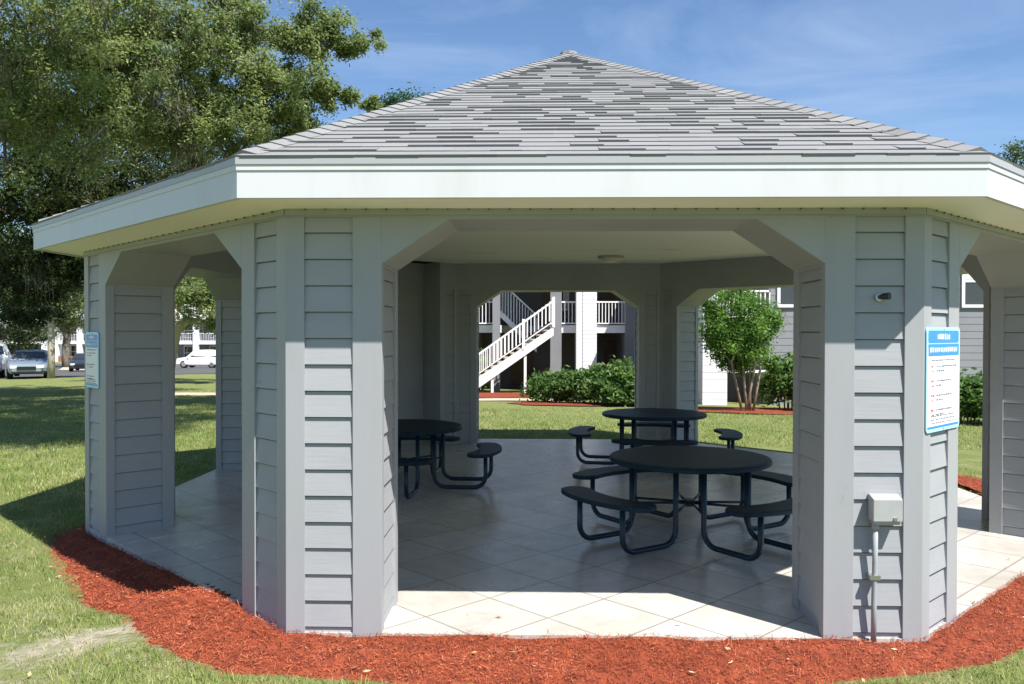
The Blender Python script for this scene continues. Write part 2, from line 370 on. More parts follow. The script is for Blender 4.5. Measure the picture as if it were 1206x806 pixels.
def inset_poly(poly, d):
    n = len(poly); out = []
    for i in range(n):
        p0, p1, p2 = Vector(poly[i-1]), Vector(poly[i]), Vector(poly[(i+1) % n])
        a = (p1-p0).normalized(); c = (p2-p1).normalized()
        na, nc = Vector((-a.y, a.x)), Vector((-c.y, c.x))
        den = a.x*c.y-a.y*c.x
        q0 = p1+na*d; q1 = p1+nc*d
        t = ((q1-q0).x*c.y-(q1-q0).y*c.x)/den
        out.append(q0+a*t)
    return out
def lap_panel(mb, A, B, z0, z1, out, rec=.022, lap=.014, exp=.157, phase=0):
    """lap siding between plan points A->B; out = outward normal, boards' face plane passes through A,B"""
    z = z0-phase
    while z < z1-.004:
        lo, hi = max(z, z0), min(z+exp, z1)
        if hi-lo > .005:
            f = (hi-z)/exp; g = (lo-z)/exp
            jit = random.uniform(-.0012, .0012)
            ob = -rec+lap*(1-g)+jit; ot = -rec+lap*(1-f)
            p = [A+out*(-rec-.013), B+out*(-rec-.013)]
            if lo > z0: lo += .0075
            vs = [(*(A+out*ob), lo), (*(B+out*ob), lo), (*(B+out*ot), hi), (*(A+out*ot), hi), (*p[0], lo), (*p[1], lo), (*p[1], hi), (*p[0], hi)]
            mb.add(vs, [(0, 1, 2, 3), (0, 4, 5, 1), (3, 2, 6, 7), (0, 3, 7, 4), (1, 5, 6, 2)])
        z += exp
for k in range(8):
    Vx = ovt(k).to_2d(); dn = (ovt(k+1).to_2d()-Vx).normalized(); dp = (ovt(k-1).to_2d()-Vx).normalized()
    mn = -(ovt(k).to_2d()+ovt(k+1).to_2d()).normalized(); mp_ = -(ovt(k).to_2d()+ovt(k-1).to_2d()).normalized()
    On, Op = Vx+dn*EE, Vx+dp*EE; Oni, Opi = On+mn*TT, Op+mp_*TT; Vi = ovt(k, -TT).to_2d()
    poly = [Vx, Op, Opi, Vi, Oni, On]                # counter-clockwise: k-1 side is to the right (ccw)
    area = sum(poly[i].x*poly[(i+1) % 6].y-poly[(i+1) % 6].x*poly[i].y for i in range(6))
    if area < 0: poly = poly[::-1]
    pm = MB(); pm.prism(inset_poly(poly, .036), -.16, ZS+.002); pm.prism(poly, ZS, ZH)
    # head blocks on the jambs below the arch
    pier = pm.build('pier', M['paint'], pav)
    def same(a, b): return (a-b).length < 1e-5
    def width(P, Q):
        """board width at corner P along the face P->Q"""
        if same(P, Vx): return .112
        if same(P, On) or same(P, Op): return .175 if same(Q, Vx) else .075
        if same(P, Oni) or same(P, Opi): return .105 if (same(Q, On) or same(Q, Op)) else .10
        return .05
    ins = inset_poly(poly, .034)
    for i in range(6):
        P_, A_, B_ = poly[i], poly[i-1], poly[(i+1) % 6]
        ua, ub = (A_-P_).normalized(), (B_-P_).normalized(); wa, wb = width(P_, A_), width(P_, B_)
        na = Vector((ua.y, -ua.x)); 
        # inward normals of the two faces
        ia = Vector((-( -ua).y, (-ua).x)); ib = Vector((-ub.y, ub.x))
        corner = [P_+ua*wa, P_, P_+ub*wb, P_+ub*wb+ib*.034, ins[i], P_+ua*wa+ia*.034]
        c = MB(); z1 = ZS
        c.prism(corner, -.16, z1+random.uniform(-.0005, .0005)); c.build('corner_board', M['paint'], pier, bevel=.0025)
    sm = MB()
    for i in range(6):
        A_, B_ = poly[i], poly[(i+1) % 6]; u = (B_-A_).normalized(); out = Vector((u.y, -u.x))
        jamb = (same(A_, On) or same(A_, Op) or same(A_, Oni) or same(A_, Opi)) and (same(B_, On) or same(B_, Op) or same(B_, Oni) or same(B_, Opi))
        a, c_ = A_+u*(width(A_, B_)-.002), B_-u*(width(B_, A_)-.002)
        zt = 2.185 if jamb else ZS
        lap_panel(sm, a, c_, -.16 if not jamb else 0, zt, out, phase=.127 if not jamb else .087)
        if jamb: sm.prism([P2(q) for q in (a+out*-.03, a, c_, c_+out*-.03)], 2.185, ZS) if False else sm.box((*((a+c_)/2-out*.016), (2.185+ZS)/2), ((c_-a).length, .028, ZS-2.185), math.atan2(u.y, u.x))
    sm.build('siding', M['siding'], pier)
for k in range(8):
    A_, B_ = ovt(k).to_2d(), ovt(k+1).to_2d(); u = (B_-A_).normalized(); inn = -((A_+B_)/2).normalized(); s = SD
    if k == 2:            # closed bay, outer infill wall
        im = MB(); a, c_ = A_+u*EE, B_-u*EE
        p = [a+inn*.03, c_+inn*.03, c_+inn*.15, a+inn*.15]; im.prism(p, -.16, ZH)
        lap_panel(im, a, c_, -.16, ZS, -inn, phase=.127); 
        lap_panel(im, c_+inn*.18, a+inn*.18, 0, ZS, inn, phase=.087)
        im.prism([a, c_, c_+inn*.03, a+inn*.03], ZS, ZH); im.prism([a+inn*.15, c_+inn*.15, c_+inn*.18, a+inn*.18], ZS, ZH)
        im.build('infill_wall', M['siding'], pav); 
        continue
    h = MB()
    prof = [(EE, 2.205), (EE+.40, 2.466), (s-EE-.40, 2.466), (s-EE, 2.205), (s-EE, ZH), (EE, ZH)]
    h.ext([(*(A_+u*x), z) for x, z in prof], (*(inn*TT), 0)); h.build('arch_header', M['paint'], pav)
    t = MB()              # narrow band under the soffit
    # a slim quarter-round against the soffit
    t.ext([(*(A_-inn*.0), ZSOF-.035), (*(B_-inn*.0), ZSOF-.035), (*B_, ZSOF+.001), (*A_, ZSOF+.001)], (*(-inn*.012), 0)); t.build('frieze_strip', M['paint'], pav)
# ceiling, soffit, fascia
b = MB(); b.prism([P2(ovt(-k, -TT+.02)) for k in range(8)], ZC, ZC+.03); b.build('ceiling', M['ceiling'], pav)
ZEB, ZET, ZAP = 2.533, 2.757, 4.935
for k in range(8):
    o1, o2 = ovt(k, OH-.02).to_2d(), ovt(k+1, OH-.02).to_2d(); i1, i2 = ovt(k, -.02).to_2d(), ovt(k+1, -.02).to_2d()
    b = MB(); b.add([(*o1, ZEB+.012), (*o2, ZEB+.012), (*i2, ZSOF), (*i1, ZSOF), (*o1, ZEB+.03), (*o2, ZEB+.03), (*i2, ZSOF+.018), (*i1, ZSOF+.018)],
                    [(3, 2, 1, 0), (4, 5, 6, 7), (0, 1, 5, 4), (1, 2, 6, 5), (2, 3, 7, 6), (3, 0, 4, 7)])
    u = (o2-o1).normalized(); inn = -((o1+o2)/2).normalized(); Lw = SD
    w1 = ovt(k).to_2d()
    n = int(Lw/.119)
    for j in range(1, n):
        p = w1+u*(j*Lw/n); d = OH*.93
        q = p-inn*d/2
    for j in range(1, n):
        p = w1+u*(j*Lw/n); b.box((*(p-inn*.022), ZSOF-.005), (.008, .010, .009), math.atan2(u.y, u.x), r=1)
    b.build('soffit', M['soffit'], pav)
    def band(z0, z1, o_in, o_out, nm, mt, bev=0):
        q = [ovt(k, o_out).to_2d(), ovt(k+1, o_out).to_2d(), ovt(k+1, o_in).to_2d(), ovt(k, o_in).to_2d()]
        m_ = MB(); m_.prism(q, z0, z1); return m_.build(nm, mt, pav, bevel=bev)
    band(ZEB, 2.684, OH-.03, OH, 'fascia', M['white'])
    band(2.684, 2.716, OH-.03, OH+.006, 'shingle_mould', M['white'])
    band(2.716, 2.753, OH-.03, OH+.012, 'drip_edge', M['drip'])
# roof: shingles laid course by course as real stepped tabs
apex = Vector((0, 0, ZAP))
for k in range(8):
    A_ = ovt(k, OH+.014); B_ = ovt(k+1, OH+.014); A_.z = B_.z = ZET-.001
    mid = (A_+B_)/2; up = (apex-mid); SL = up.length; up.normalize(); u = (B_-A_).normalized(); half = (B_-A_).length/2; nrm = u.cross(up).normalized()
    if nrm.z < 0: nrm = -nrm
    b = MB(); dz = nrm*-.012
    b.add([A_+dz, B_+dz, apex+dz, A_+dz*3, B_+dz*3, apex+dz*3], [(0, 1, 2), (5, 4, 3), (0, 3, 4, 1)]); b.build('roof_deck', M['tar'], pav)
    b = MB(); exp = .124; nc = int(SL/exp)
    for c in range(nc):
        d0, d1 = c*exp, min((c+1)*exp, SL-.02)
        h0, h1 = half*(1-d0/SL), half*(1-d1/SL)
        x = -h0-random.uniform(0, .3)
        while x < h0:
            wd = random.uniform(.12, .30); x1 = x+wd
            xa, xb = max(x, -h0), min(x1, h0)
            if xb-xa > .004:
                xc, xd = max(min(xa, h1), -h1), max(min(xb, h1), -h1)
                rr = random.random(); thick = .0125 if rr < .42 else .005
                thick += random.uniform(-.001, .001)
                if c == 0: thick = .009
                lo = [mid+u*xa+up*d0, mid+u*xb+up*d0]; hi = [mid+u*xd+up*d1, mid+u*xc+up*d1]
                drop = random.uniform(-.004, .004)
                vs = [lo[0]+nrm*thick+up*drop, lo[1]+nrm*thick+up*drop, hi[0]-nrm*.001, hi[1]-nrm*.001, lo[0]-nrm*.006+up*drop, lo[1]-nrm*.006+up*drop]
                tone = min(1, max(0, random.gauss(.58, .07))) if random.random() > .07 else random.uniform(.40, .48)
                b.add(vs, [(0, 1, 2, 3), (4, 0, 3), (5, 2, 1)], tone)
                b.add([vs[4], vs[5], vs[1], vs[0]], [(0, 1, 2, 3)], random.uniform(.2, .4) if rr < .42 else .5)  # dark cut edge of thick tabs; course shadow line put into its tone
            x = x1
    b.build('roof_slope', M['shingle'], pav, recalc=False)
for k in range(8):
    A_ = ovt(k, OH+.014); A_.z = ZET-.001; ax = apex-A_; Ls = ax.length; ax.normalize()
    side = Vector((0, 0, 1)).cross(ax).normalized(); nrm = ax.cross(side).normalized()
    if nrm.z < 0: nrm = -nrm
    b = MB(); d = .07
    drop = .112*math.tan(math.pi/8)*.44       # hip dihedral
    while d < Ls-.05:
        L_ = .2; w_ = .105
        p0 = A_+ax*d+nrm*.022; p1 = A_+ax*min(d+L_, Ls)+nrm*.010
        j = side*random.uniform(-.004, .004)
        vs = [p0+side*w_-nrm*.030+j, p0+nrm*.004+j, p0-side*w_-nrm*.030+j, p1-side*w_-nrm*.030+j, p1+nrm*.002+j, p1+side*w_-nrm*.030+j,
              p0+side*w_-nrm*(.042)+j, p0-side*w_-nrm*(.042)+j]
        tone = min(1, max(0, random.gauss(.62, .18)))
        b.add(vs, [(0, 1, 4, 5), (1, 2, 3, 4), (6, 7, 2, 1, 0)], tone)
        d += .124
    b.build('ridge_cap', M['shingle'], pav, recalc=False)
b = MB(); b.tube([(0, 0, ZAP-.03), (0, 0, ZAP+.012), (0, 0, ZAP+.024)], [.11, .10, .02], 8, r=.6); b.build('apex_cap', M['shingle'], pav)

# ------------------------------------------------------------------ fittings on the pavilion
lt = empty('ceiling_light', (.72, 2.6, ZC), 0, 'round flush ceiling light with a pale glass bowl under the pavilion ceiling', 'ceiling light')
b = MB(); b.tube([(0, 0, 0), (0, 0, -.03)], .19, 24); b.build('lamp_base', M['boxgrey'], lt)
b = MB(); b.tube([(0, 0, -.03), (0, 0, -.06), (0, 0, -.085), (0, 0, -.1)], [.18, .17, .12, .03], 24); b.build('lamp_bowl', M['lampglass'], lt, smooth=True)

bx = empty('electrical_box', (1.646, -AP+.008, .76), 0, 'grey outdoor outlet box with sloped cover and conduit on the right front pier', 'electrical box')
b = MB(); b.b2(-.076, .076, -.075, 0, -.075, .075); b.build('box_body', M['boxgrey'], bx, bevel=.006)
b = MB(); b.ext([(-.084, -.085, -.055), (-.084, 0, -.055), (-.084, 0, .095), (-.084, -.02, .095), (-.084, -.085, .075)], (.168, 0, 0)); b.build('box_cover', M['boxgrey'], bx, bevel=.005)
b = MB(); b.tube([(-.055, -.04, -.07), (-.056, -.04, -.3), (-.06, -.04, -.55), (-.062, -.04, -.80)], .0155, 10); b.build('conduit', M['conduit'], bx, smooth=True)
b = MB(); b.b2(-.09, -.03, -.06, 0.006, -.40, -.375); b.build('conduit_strap', M['bolt'], bx)
b = MB(); b.b2(-.078, .078, -.0775, -.074, -.030, -.026); b.build('lid_seam', M['drip'], bx)
b = MB(); b.b2(.03, .05, -.092, -.084, -.048, -.030); b.build('latch', M['bolt'], bx)
b = MB(); b.tube([(-.055, -.04, -.075), (-.055, -.04, -.11)], .021, 10); b.build('conduit_collar', M['conduit'], bx, smooth=True)

sp = empty('floodlight_socket', (1.625, -AP+.006, 2.005), 0, 'small black light fitting with chrome ring high on the right front pier', 'light fitting')
b = MB(); b.tube([(-.01, 0, 0), (-.01, -.014, 0)], .022, 16); b.build('wall_plate', M['bolt'], sp, smooth=False)
b = MB(); b.tube([(-.01, -.010, 0), (-.005, -.025, .002), (.0, -.04, .004)], [.010, .012, .015], 12); b.build('lamp_arm', M['black'], sp, smooth=True)
b = MB(); b.tube([(.0, -.035, .004), (.028, -.065, .006)], [.018, .021], 14); b.build('lamp_head', M['black'], sp)

def sign(name, origin, rz, W_, H_, label, items, group=None):
    """notice board in its own frame: x to the right, z up, face towards -y"""
    s = empty(name, origin, rz, label, 'sign', group)
    def rr(x0, x1, z0, z1, r_, y0, th, nm, mt, parent):
        pts = []
        for cx_, cz_, a0 in ((x1-r_, z1-r_, 0), (x0+r_, z1-r_, 90), (x0+r_, z0+r_, 180), (x1-r_, z0+r_, 270)):
            for t_ in range(5): a = R(a0+t_*22.5); pts.append((cx_+r_*math.cos(a), y0, cz_+r_*math.sin(a)))
        m_ = MB(); m_.ext(pts, (0, -th, 0)); return m_.build(nm, mt, parent)
    pan = rr(0, W_, -H_, 0, .03, 0, .006, 'sign_panel', M['signpale'], s)
    rr(.02, W_-.02, -H_+.035, -.115*H_/.6, .006, -.006, .0012, 'white_field', M['signwhite'], pan)
    rr(.025, W_-.025, -.09*H_/.6, -.02, .015, -.006, .0014, 'blue_header', M['signblue'], pan)
    rr(.025, W_-.025, -.165*H_/.6, -.097*H_/.6, .005, -.0074, .0012, 'blue_subheader', M['signblue'], pan)
    rr(.02, W_-.02, -H_+.022, -H_+.034, .003, -.006, .0014, 'blue_footer', M['signblue'], pan)
    # unreadable print rendered as rows of small word-length dashes
    hd = MB(); rdn = random.Random(3)
    def row(mb, x0, x1, z, h, y=-.0076, dens=1):
        x = x0
        while x < x1-.01:
            wl = rdn.uniform(.012, .04)*W_/.56; wl = min(wl, x1-x)
            # word as a run of letter-like strokes
            q = x
            while q < x+wl-.002:
                lw = rdn.uniform(.003, .006)
                mb.b2(q, q+lw, y-.0006, y, z-h/2*rdn.uniform(.6, 1), z+h/2*rdn.uniform(.6, 1)); q += lw+.002
            x += wl+.009
    row(hd, W_*.30, W_*.72, -.055*H_/.6, .038*H_/.6, -.0078); hd.build('header_line', M['signwhite'], pan)
    hd = MB(); row(hd, W_*.08, W_*.92, -.130*H_/.6, .034*H_/.6, -.009); hd.build('header_line', M['signwhite'], pan)
    tx = MB(); red = MB()
    def line(m_, x0, x1, z, h, y=-.0076):
        q_ = MB(); row(q_, x0, x1, z, h, y); q_.build('print_line', m_, pan)
    TX, RD = M['signtext'], M['signred']
    line(TX, W_*.14, W_*.86, -.19*H_/.6, .010)
    z0, z1 = -.225*H_/.6, -.475*H_/.6
    for i in range(items):
        z = z0+(z1-z0)*i/(items-1)
        line(TX, W_*.28, W_*rdn.uniform(.7, .92), z, .011); line(TX, W_*.28, W_*rdn.uniform(.42, .6), z-.026*H_/.6, .011)
        line(RD, W_*.13, W_*.22, z, .016); line(RD, W_*.15, W_*.21, z-.028*H_/.6, .010)
    for q in range(3): line(TX, W_*.12, W_*rdn.uniform(.75, .9), -.51*H_/.6-q*.020*H_/.6, .008)
    for sx in (.5,):
        for z in (-.012, -H_+.013):
            q = MB(); q.tube([(W_*sx, -.004, z), (W_*sx, -.010, z)], .005, 10); q.build('screw', M['bolt'], s)
    return s
# right pier: face FR -> R1, its normal points to (+.7,-.7)
fr = ovt(7); r1 = ovt(6); uu = (r1-fr).normalized(); on = ((r1+fr)/2).normalized()
o_ = fr+uu*.012+on*.004
sign('rules_sign', (o_.x, o_.y, 1.832), math.atan2(uu.y, uu.x), .548, .625, 'large blue and white pool style rules sign with red numerals on the right front pier'.replace('pool style ', ''), 4)
l1 = ovt(1); fl = ovt(0); uu = (fl-l1).normalized(); on = ((fl+l1)/2).normalized()
o_ = l1+uu*.06+on*.004
sign('rules_sign', (o_.x, o_.y, 1.79), math.atan2(uu.y, uu.x), .36, .5, 'small shaded blue and white notice on the far left pier', 3)

# ------------------------------------------------------------------ PICNIC TABLES
def arc_seat(r0, r1, half, z, th):
    m_ = MB(); n = 14; top = []
    pts = []
    rc = (r0+r1)/2; hw = (r1-r0)/2
    for i in range(n+1): a = -half+2*half*i/n; pts.append((r1*math.cos(a), r1*math.sin(a)))
    for i in range(1, 8): t_ = math.pi*i/8; a = half; pts.append(((rc+hw*math.cos(t_))*math.cos(a)-hw*math.sin(t_)*math.sin(a), (rc+hw*math.cos(t_))*math.sin(a)+hw*math.sin(t_)*math.cos(a)))
    for i in range(n+1): a = half-2*half*i/n; pts.append((r0*math.cos(a), r0*math.sin(a)))
    for i in range(1, 8): t_ = math.pi*i/8; a = -half; pts.append(((rc-hw*math.cos(t_))*math.cos(a)+hw*math.sin(t_)*math.sin(a), (rc-hw*math.cos(t_))*math.sin(a)-hw*math.sin(t_)*math.cos(a)))
    m_.ext([(x, y, z) for x, y in pts], (0, 0, -th)); return m_
def make_table(loc, rz, label):
    t = empty('picnic_table', loc, rz, label, 'picnic table', 'round picnic tables under the pavilion')
    m_ = MB(); n = 56
    prof = [(.0, .715), (.66, .712), (.69, .706), (.70, .692), (.70, .672), (.688, .664), (.64, .667), (0, .667)]
    vs = []; fs = []
    for r_, z in prof[1:-1]: vs += [(r_*math.cos(2*math.pi*i/n), r_*math.sin(2*math.pi*i/n), z) for i in range(n)]
    for j in range(len(prof)-3): fs += [(j*n+i, (j+1)*n+i, (j+1)*n+(i+1) % n, j*n+(i+1) % n) for i in range(n)]
    fs += [tuple(range(n)), tuple(range((len(prof)-3)*n+n-1, (len(prof)-3)*n-1, -1))]
    m_.add(vs, fs); m_.build('tabletop', M['table'], t)
    for q in range(4):
        a0 = math.pi/2*q; Rm = Matrix.Rotation(a0, 4, 'Z')
        m_ = arc_seat(.90, 1.16, .40, .455, .038); m_.v = [tuple(Rm @ Vector(v)) for v in m_.v]; seat = m_.build('seat', M['table'], t, bevel=.008)
        for sy in (-1, 1):
            y = .27*sy; ro, ri = 1.01, .43; zb = .05; rc = .13
            pts = [(ro, y, .42)]
            for i in range(7): a = math.pi/2*i/6; pts.append((ro-rc+rc*math.cos(a), y, zb+rc-rc*math.sin(a)))
            for i in range(7): a = math.pi/2*i/6; pts.append((ri+rc-rc*math.sin(a), y, zb+rc-rc*math.cos(a)))
            pts.append((ri, y, .668))
            m_ = MB(); m_.tube([Rm @ Vector(p) for p in pts], .0235, 12); m_.build('leg', M['pipe'], t, smooth=True)
        m_ = MB(); m_.box(Rm @ Vector((1.01, 0, .417)), (.05, .62, .006), a0)
        m_.box(Rm @ Vector((.43, 0, .662)), (.05, .60, .008), a0); m_.build('bracket', M['pipe'], t)
        m_ = MB(); m_.tube([Rm @ Vector((.43, -.27, .30)), Rm @ Vector((.03, 0, .30))], .011, 8); m_.tube([Rm @ Vector((.43, .27, .30)), Rm @ Vector((.03, 0, .30))], .011, 8)
        m_.build('brace', M['pipe'], t, smooth=True)
        m_ = MB(); m_.tube([Rm @ Vector((.86, .275, .43)), Rm @ Vector((.895, .275, .43))], .011, 8); m_.build('bolt', M['bolt'], t)
    m_ = MB(); m_.tube([(0, 0, .27), (0, 0, .33)], .05, 12); m_.build('hub', M['pipe'], t)
    return t
make_table((.975, -2.10, 0), R(35), 'navy round picnic table nearest the front opening, by the right front pier')
make_table((1.24, 1.85, 0), R(-8), 'navy round picnic table farther back, seen behind the nearest table')
make_table((-1.92, .2, 0), R(-4), 'navy round picnic table in the dark left part, half hidden by the pier')

# value noise on arrays
def vnoise(x, y, s, seed=0):
    x = x*s+seed*13.7; y = y*s-seed*7.1
    xi, yi = np.floor(x), np.floor(y); fx, fy = x-xi, y-yi; fx = fx*fx*(3-2*fx); fy = fy*fy*(3-2*fy)
    h = lambda a, b_: np.modf(np.abs(np.sin(a*127.1+b_*311.7+seed)*43758.5453))[0]
    return (h(xi, yi)*(1-fx)+h(xi+1, yi)*fx)*(1-fy)+(h(xi, yi+1)*(1-fx)+h(xi+1, yi+1)*fx)*fy

# ------------------------------------------------------------------ MULCH BED
outer = MUL
# inner boundary follows the walls
def edge_ring():
    pts_in = [P2(ovt(1, .0)), P2(ovt(0, .0)), P2(ovt(7, .0)), P2(ovt(6, .0))]
    return pts_in
bed_poly = outer+[P2(ovt(6, 0)+Vector((0, .9, 0)))]+[P2(ovt(6, -.0)), P2(ovt(7, -.0)), P2(ovt(0, -.0)), P2(ovt(1, -.0)), (-4.62, -1.3)]
def dist_seg(p, a, b_):
    ax_, ay = a; bx_, by = b_; dx, dy = bx_-ax_, by-ay; t_ = max(0, min(1, ((p[0]-ax_)*dx+(p[1]-ay)*dy)/(dx*dx+dy*dy+1e-9)))
    return math.hypot(p[0]-ax_-t_*dx, p[1]-ay-t_*dy)
def mulch_h(x, y):
    d = min(dist_seg((x, y), outer[i], outer[i+1]) for i in range(len(outer)-1))
    h = .040*sstep(0, .3, d)
    h += .014*math.sin(x*9+2*math.sin(y*7))*math.sin(y*11+x*3)*sstep(0, .2, d)
    return -.045-.06*sstep(2.4, 4.2, -x)+h*(1-.3*sstep(2.4, 4.2, -x))+(.03*sstep(1.9, 2.6, -x) if oct_in(x, y, .16) else -.004)
st = .06; gx = np.arange(-5.1, 5.8, st); gy = np.arange(-5.4, 2.0, st)
idx = {}; Vm = []; Fm = []
for i, x in enumerate(gx):
    for j, y in enumerate(gy):
        if in_poly(x, y, bed_poly) or (oct_in(x, y, .02) and not oct_in(x, y, -.1) and (y < -1.6)) :
            idx[i, j] = len(Vm); Vm.append((x, y, mulch_h(x, y) if not oct_in(x, y, .01) else mulch_h(x, y)-.02))
for (i, j) in list(idx):
    if (i+1, j) in idx and (i, j+1) in idx and (i+1, j+1) in idx: Fm.append((idx[i, j], idx[i+1, j], idx[i+1, j+1], idx[i, j+1]))
Vm = np.array(Vm); Fm = np.array(Fm)
# shreds
N = 190000; cand = rng.uniform((-5.1, -5.4), (5.8, 2.0), (N*3, 2)); P_ = []
for x, y in cand:
    # ragged outer edge: a few shreds stray onto the grass
    jx, jy = x+random.gauss(0, .028), y+random.gauss(0, .028)-.035
    if in_poly(jx, jy, bed_poly) and not oct_in(x, y, .004): P_.append((x, y, mulch_h(x, y) if in_poly(x, y, bed_poly) else -.043))
P_ = np.array(P_); n = len(P_)
near = rng.random(n) < np.clip(7.0/np.hypot(P_[:, 0]-CX, P_[:, 1]-CY)**1.0, .25, 1); P_ = P_[near]; n = len(P_)
ln = rng.uniform(.006, .023, n)*rng.choice([1, 1, 1, 1, 1, 2.2], n); wd = rng.uniform(.0012, .0045, n); az = rng.uniform(0, 2*np.pi, n); tl = rng.normal(0, .42, n)
dx = np.stack([np.cos(az)*np.cos(tl), np.sin(az)*np.cos(tl), np.sin(tl)], 1); sx_ = np.stack([-np.sin(az), np.cos(az), rng.normal(0, .5, n)], 1)
ce = P_+np.stack([0*ln, 0*ln, np.abs(np.sin(tl))*ln*.45+.004+rng.uniform(0, .012, n)], 1)
q = [ce-dx*(ln/2)[:, None]-sx_*(wd/2)[:, None], ce-dx*(ln/2)[:, None]+sx_*(wd/2)[:, None], ce+dx*(ln/2)[:, None]+sx_*(wd/3)[:, None], ce+dx*(ln/2)[:, None]-sx_*(wd/3)[:, None]]
Vc = np.stack(q, 1).reshape(-1, 3); Fc = np.arange(4*n).reshape(-1, 4)+len(Vm)
mulch = np_mesh('mulch_bed', np.concatenate([Vm, Vc]), np.concatenate([Fm, Fc]), M['chip'], rnd=np.concatenate([rng.uniform(.1, .35, len(Fm)), np.clip(rng.beta(2.2, 1.8, n)*(.62+.62*vnoise(P_[:, 0], P_[:, 1], 2.6, 11)), 0, .96)+(rng.random(n) > .995)*.04]))
tag(mulch, 'shredded red bark mulch around the foot of the pavilion', 'mulch', kind='stuff')

# ------------------------------------------------------------------ GRASS BLADES near the camera
def blades(n, sampler, hmin, hmax, wmin, wmax):
    pts = sampler(n); n = len(pts)
    az = rng.uniform(0, 2*np.pi, n); h = rng.uniform(hmin, hmax, n)*pts[:, 3]; w_ = rng.uniform(wmin, wmax, n); lean = rng.uniform(.15, 1.1, n)*h; la = rng.uniform(0, 2*np.pi, n)
    base = pts[:, :3]; wv = np.stack([np.cos(az), np.sin(az), 0*az], 1)*w_[:, None]/2
    lv = np.stack([np.cos(la), np.sin(la), 0*la], 1)
    m1 = base+lv*(lean*.35)[:, None]; m1[:, 2] += h*.6
    tp = base+lv*lean[:, None]; tp[:, 2] += h
    V = np.stack([base-wv, base+wv, m1+wv*.7, m1-wv*.7, tp], 1).reshape(-1, 3)
    F = np.concatenate([np.stack([np.arange(n)*5+0, np.arange(n)*5+1, np.arange(n)*5+2, np.arange(n)*5+3], 1)])
    F2 = np.stack([np.arange(n)*5+3, np.arange(n)*5+2, np.arange(n)*5+4, np.arange(n)*5+4], 1)
    return V, F, F2, n
def samp(region, dens_far):
    def f(n):
        x0, x1, y0, y1 = region
        x = rng.uniform(x0, x1, n); y = rng.uniform(y0, y1, n)
        d = np.hypot(x-CX, y-CY); keep = rng.random(n) < np.clip((dens_far/d)**1.6, .03, 1)
        m_ = .6*vnoise(x, y, 2.1, 1)+.4*vnoise(x, y, 6.3, 2)
        bar = np.array([bare(a, b_) for a, b_ in zip(x, y)])
        keep &= rng.random(n) < np.clip((m_-bar*1.05)*3.2+.22, .07, 1)
        # only where the picture can see grass
        ang = (x-CX+.024*(y-CY))/(y-CY+1e-6); keep &= (y > CY+3.2) & (np.abs(ang) < .72)
        x, y, m_ = x[keep], y[keep], m_[keep]
        ok = np.array([not oct_in(a, b_, .03) and not in_poly(a, b_, MULP) for a, b_ in zip(x, y)], bool)
        x, y, m_ = x[ok], y[ok], m_[ok]
        z = np.array([terrain(a, b_) for a, b_ in zip(x, y)])
        return np.stack([x, y, z-.004, .55+.7*m_], 1)
    return f
MULP = bed_poly
parts = []
for reg, nn, df, hh in (((-9, 5.5, -6.2, 2), 620000, 4.3, (.02, .06)), ((-14, 16, 4, 13), 260000, 8, (.03, .07)), ((-24, -5, 0, 22), 320000, 9, (.03, .075))):
    parts.append(blades(nn, samp(reg, df), hh[0], hh[1], .003, .007) if reg[2] < -5 else blades(nn, samp(reg, df), hh[0], hh[1], .007, .016))
Vs, Fs, T = [], [], 0; rn = []
for V_, F_, F2_, n_ in parts:
    Vs.append(V_); Fs += [F_+T]; 
    # tip as a degenerate-free quad: use triangle list separately
    T += len(V_)
tip = []; T = 0
for V_, F_, F2_, n_ in parts:
    tip.append(F2_[:, :3]+T); T += len(V_)
    c = V_.reshape(-1, 5, 3)[:, 0]
    tone = np.clip(-.08+.42*vnoise(c[:, 0], c[:, 1], .9, 5)+.55*vnoise(c[:, 0], c[:, 1], 5.5, 6)+.30*rng.random(n_), 0, .9)
    dry = rng.random(n_) < .04+.38*np.exp(-((c[:, 0]+4.3)**2/3.2+(c[:, 1]+4.9)**2/1.6))*(vnoise(c[:, 0], c[:, 1], 4.2, 21) > .38)+.45*np.clip(vnoise(c[:, 0], c[:, 1], 3.1, 9)-.45, 0, 1)*(c[:, 1] < 2); tone[dry] = rng.uniform(.85, 1, dry.sum()); rn.append(tone)
V_ = np.concatenate(Vs); Fq = np.concatenate(Fs); Ft = np.concatenate(tip); rq = np.concatenate(rn)
# all triangles
tri = np.concatenate([Fq[:, [0, 1, 2]], Fq[:, [0, 2, 3]], Ft]); gr = np_mesh('grass', V_, tri, M['grass'], rnd=np.concatenate([rq, rq, rq]))
tag(gr, 'short green and straw coloured grass blades on the lawn', 'grass', kind='stuff')
print('grass tris', len(tri), 'mulch', n)

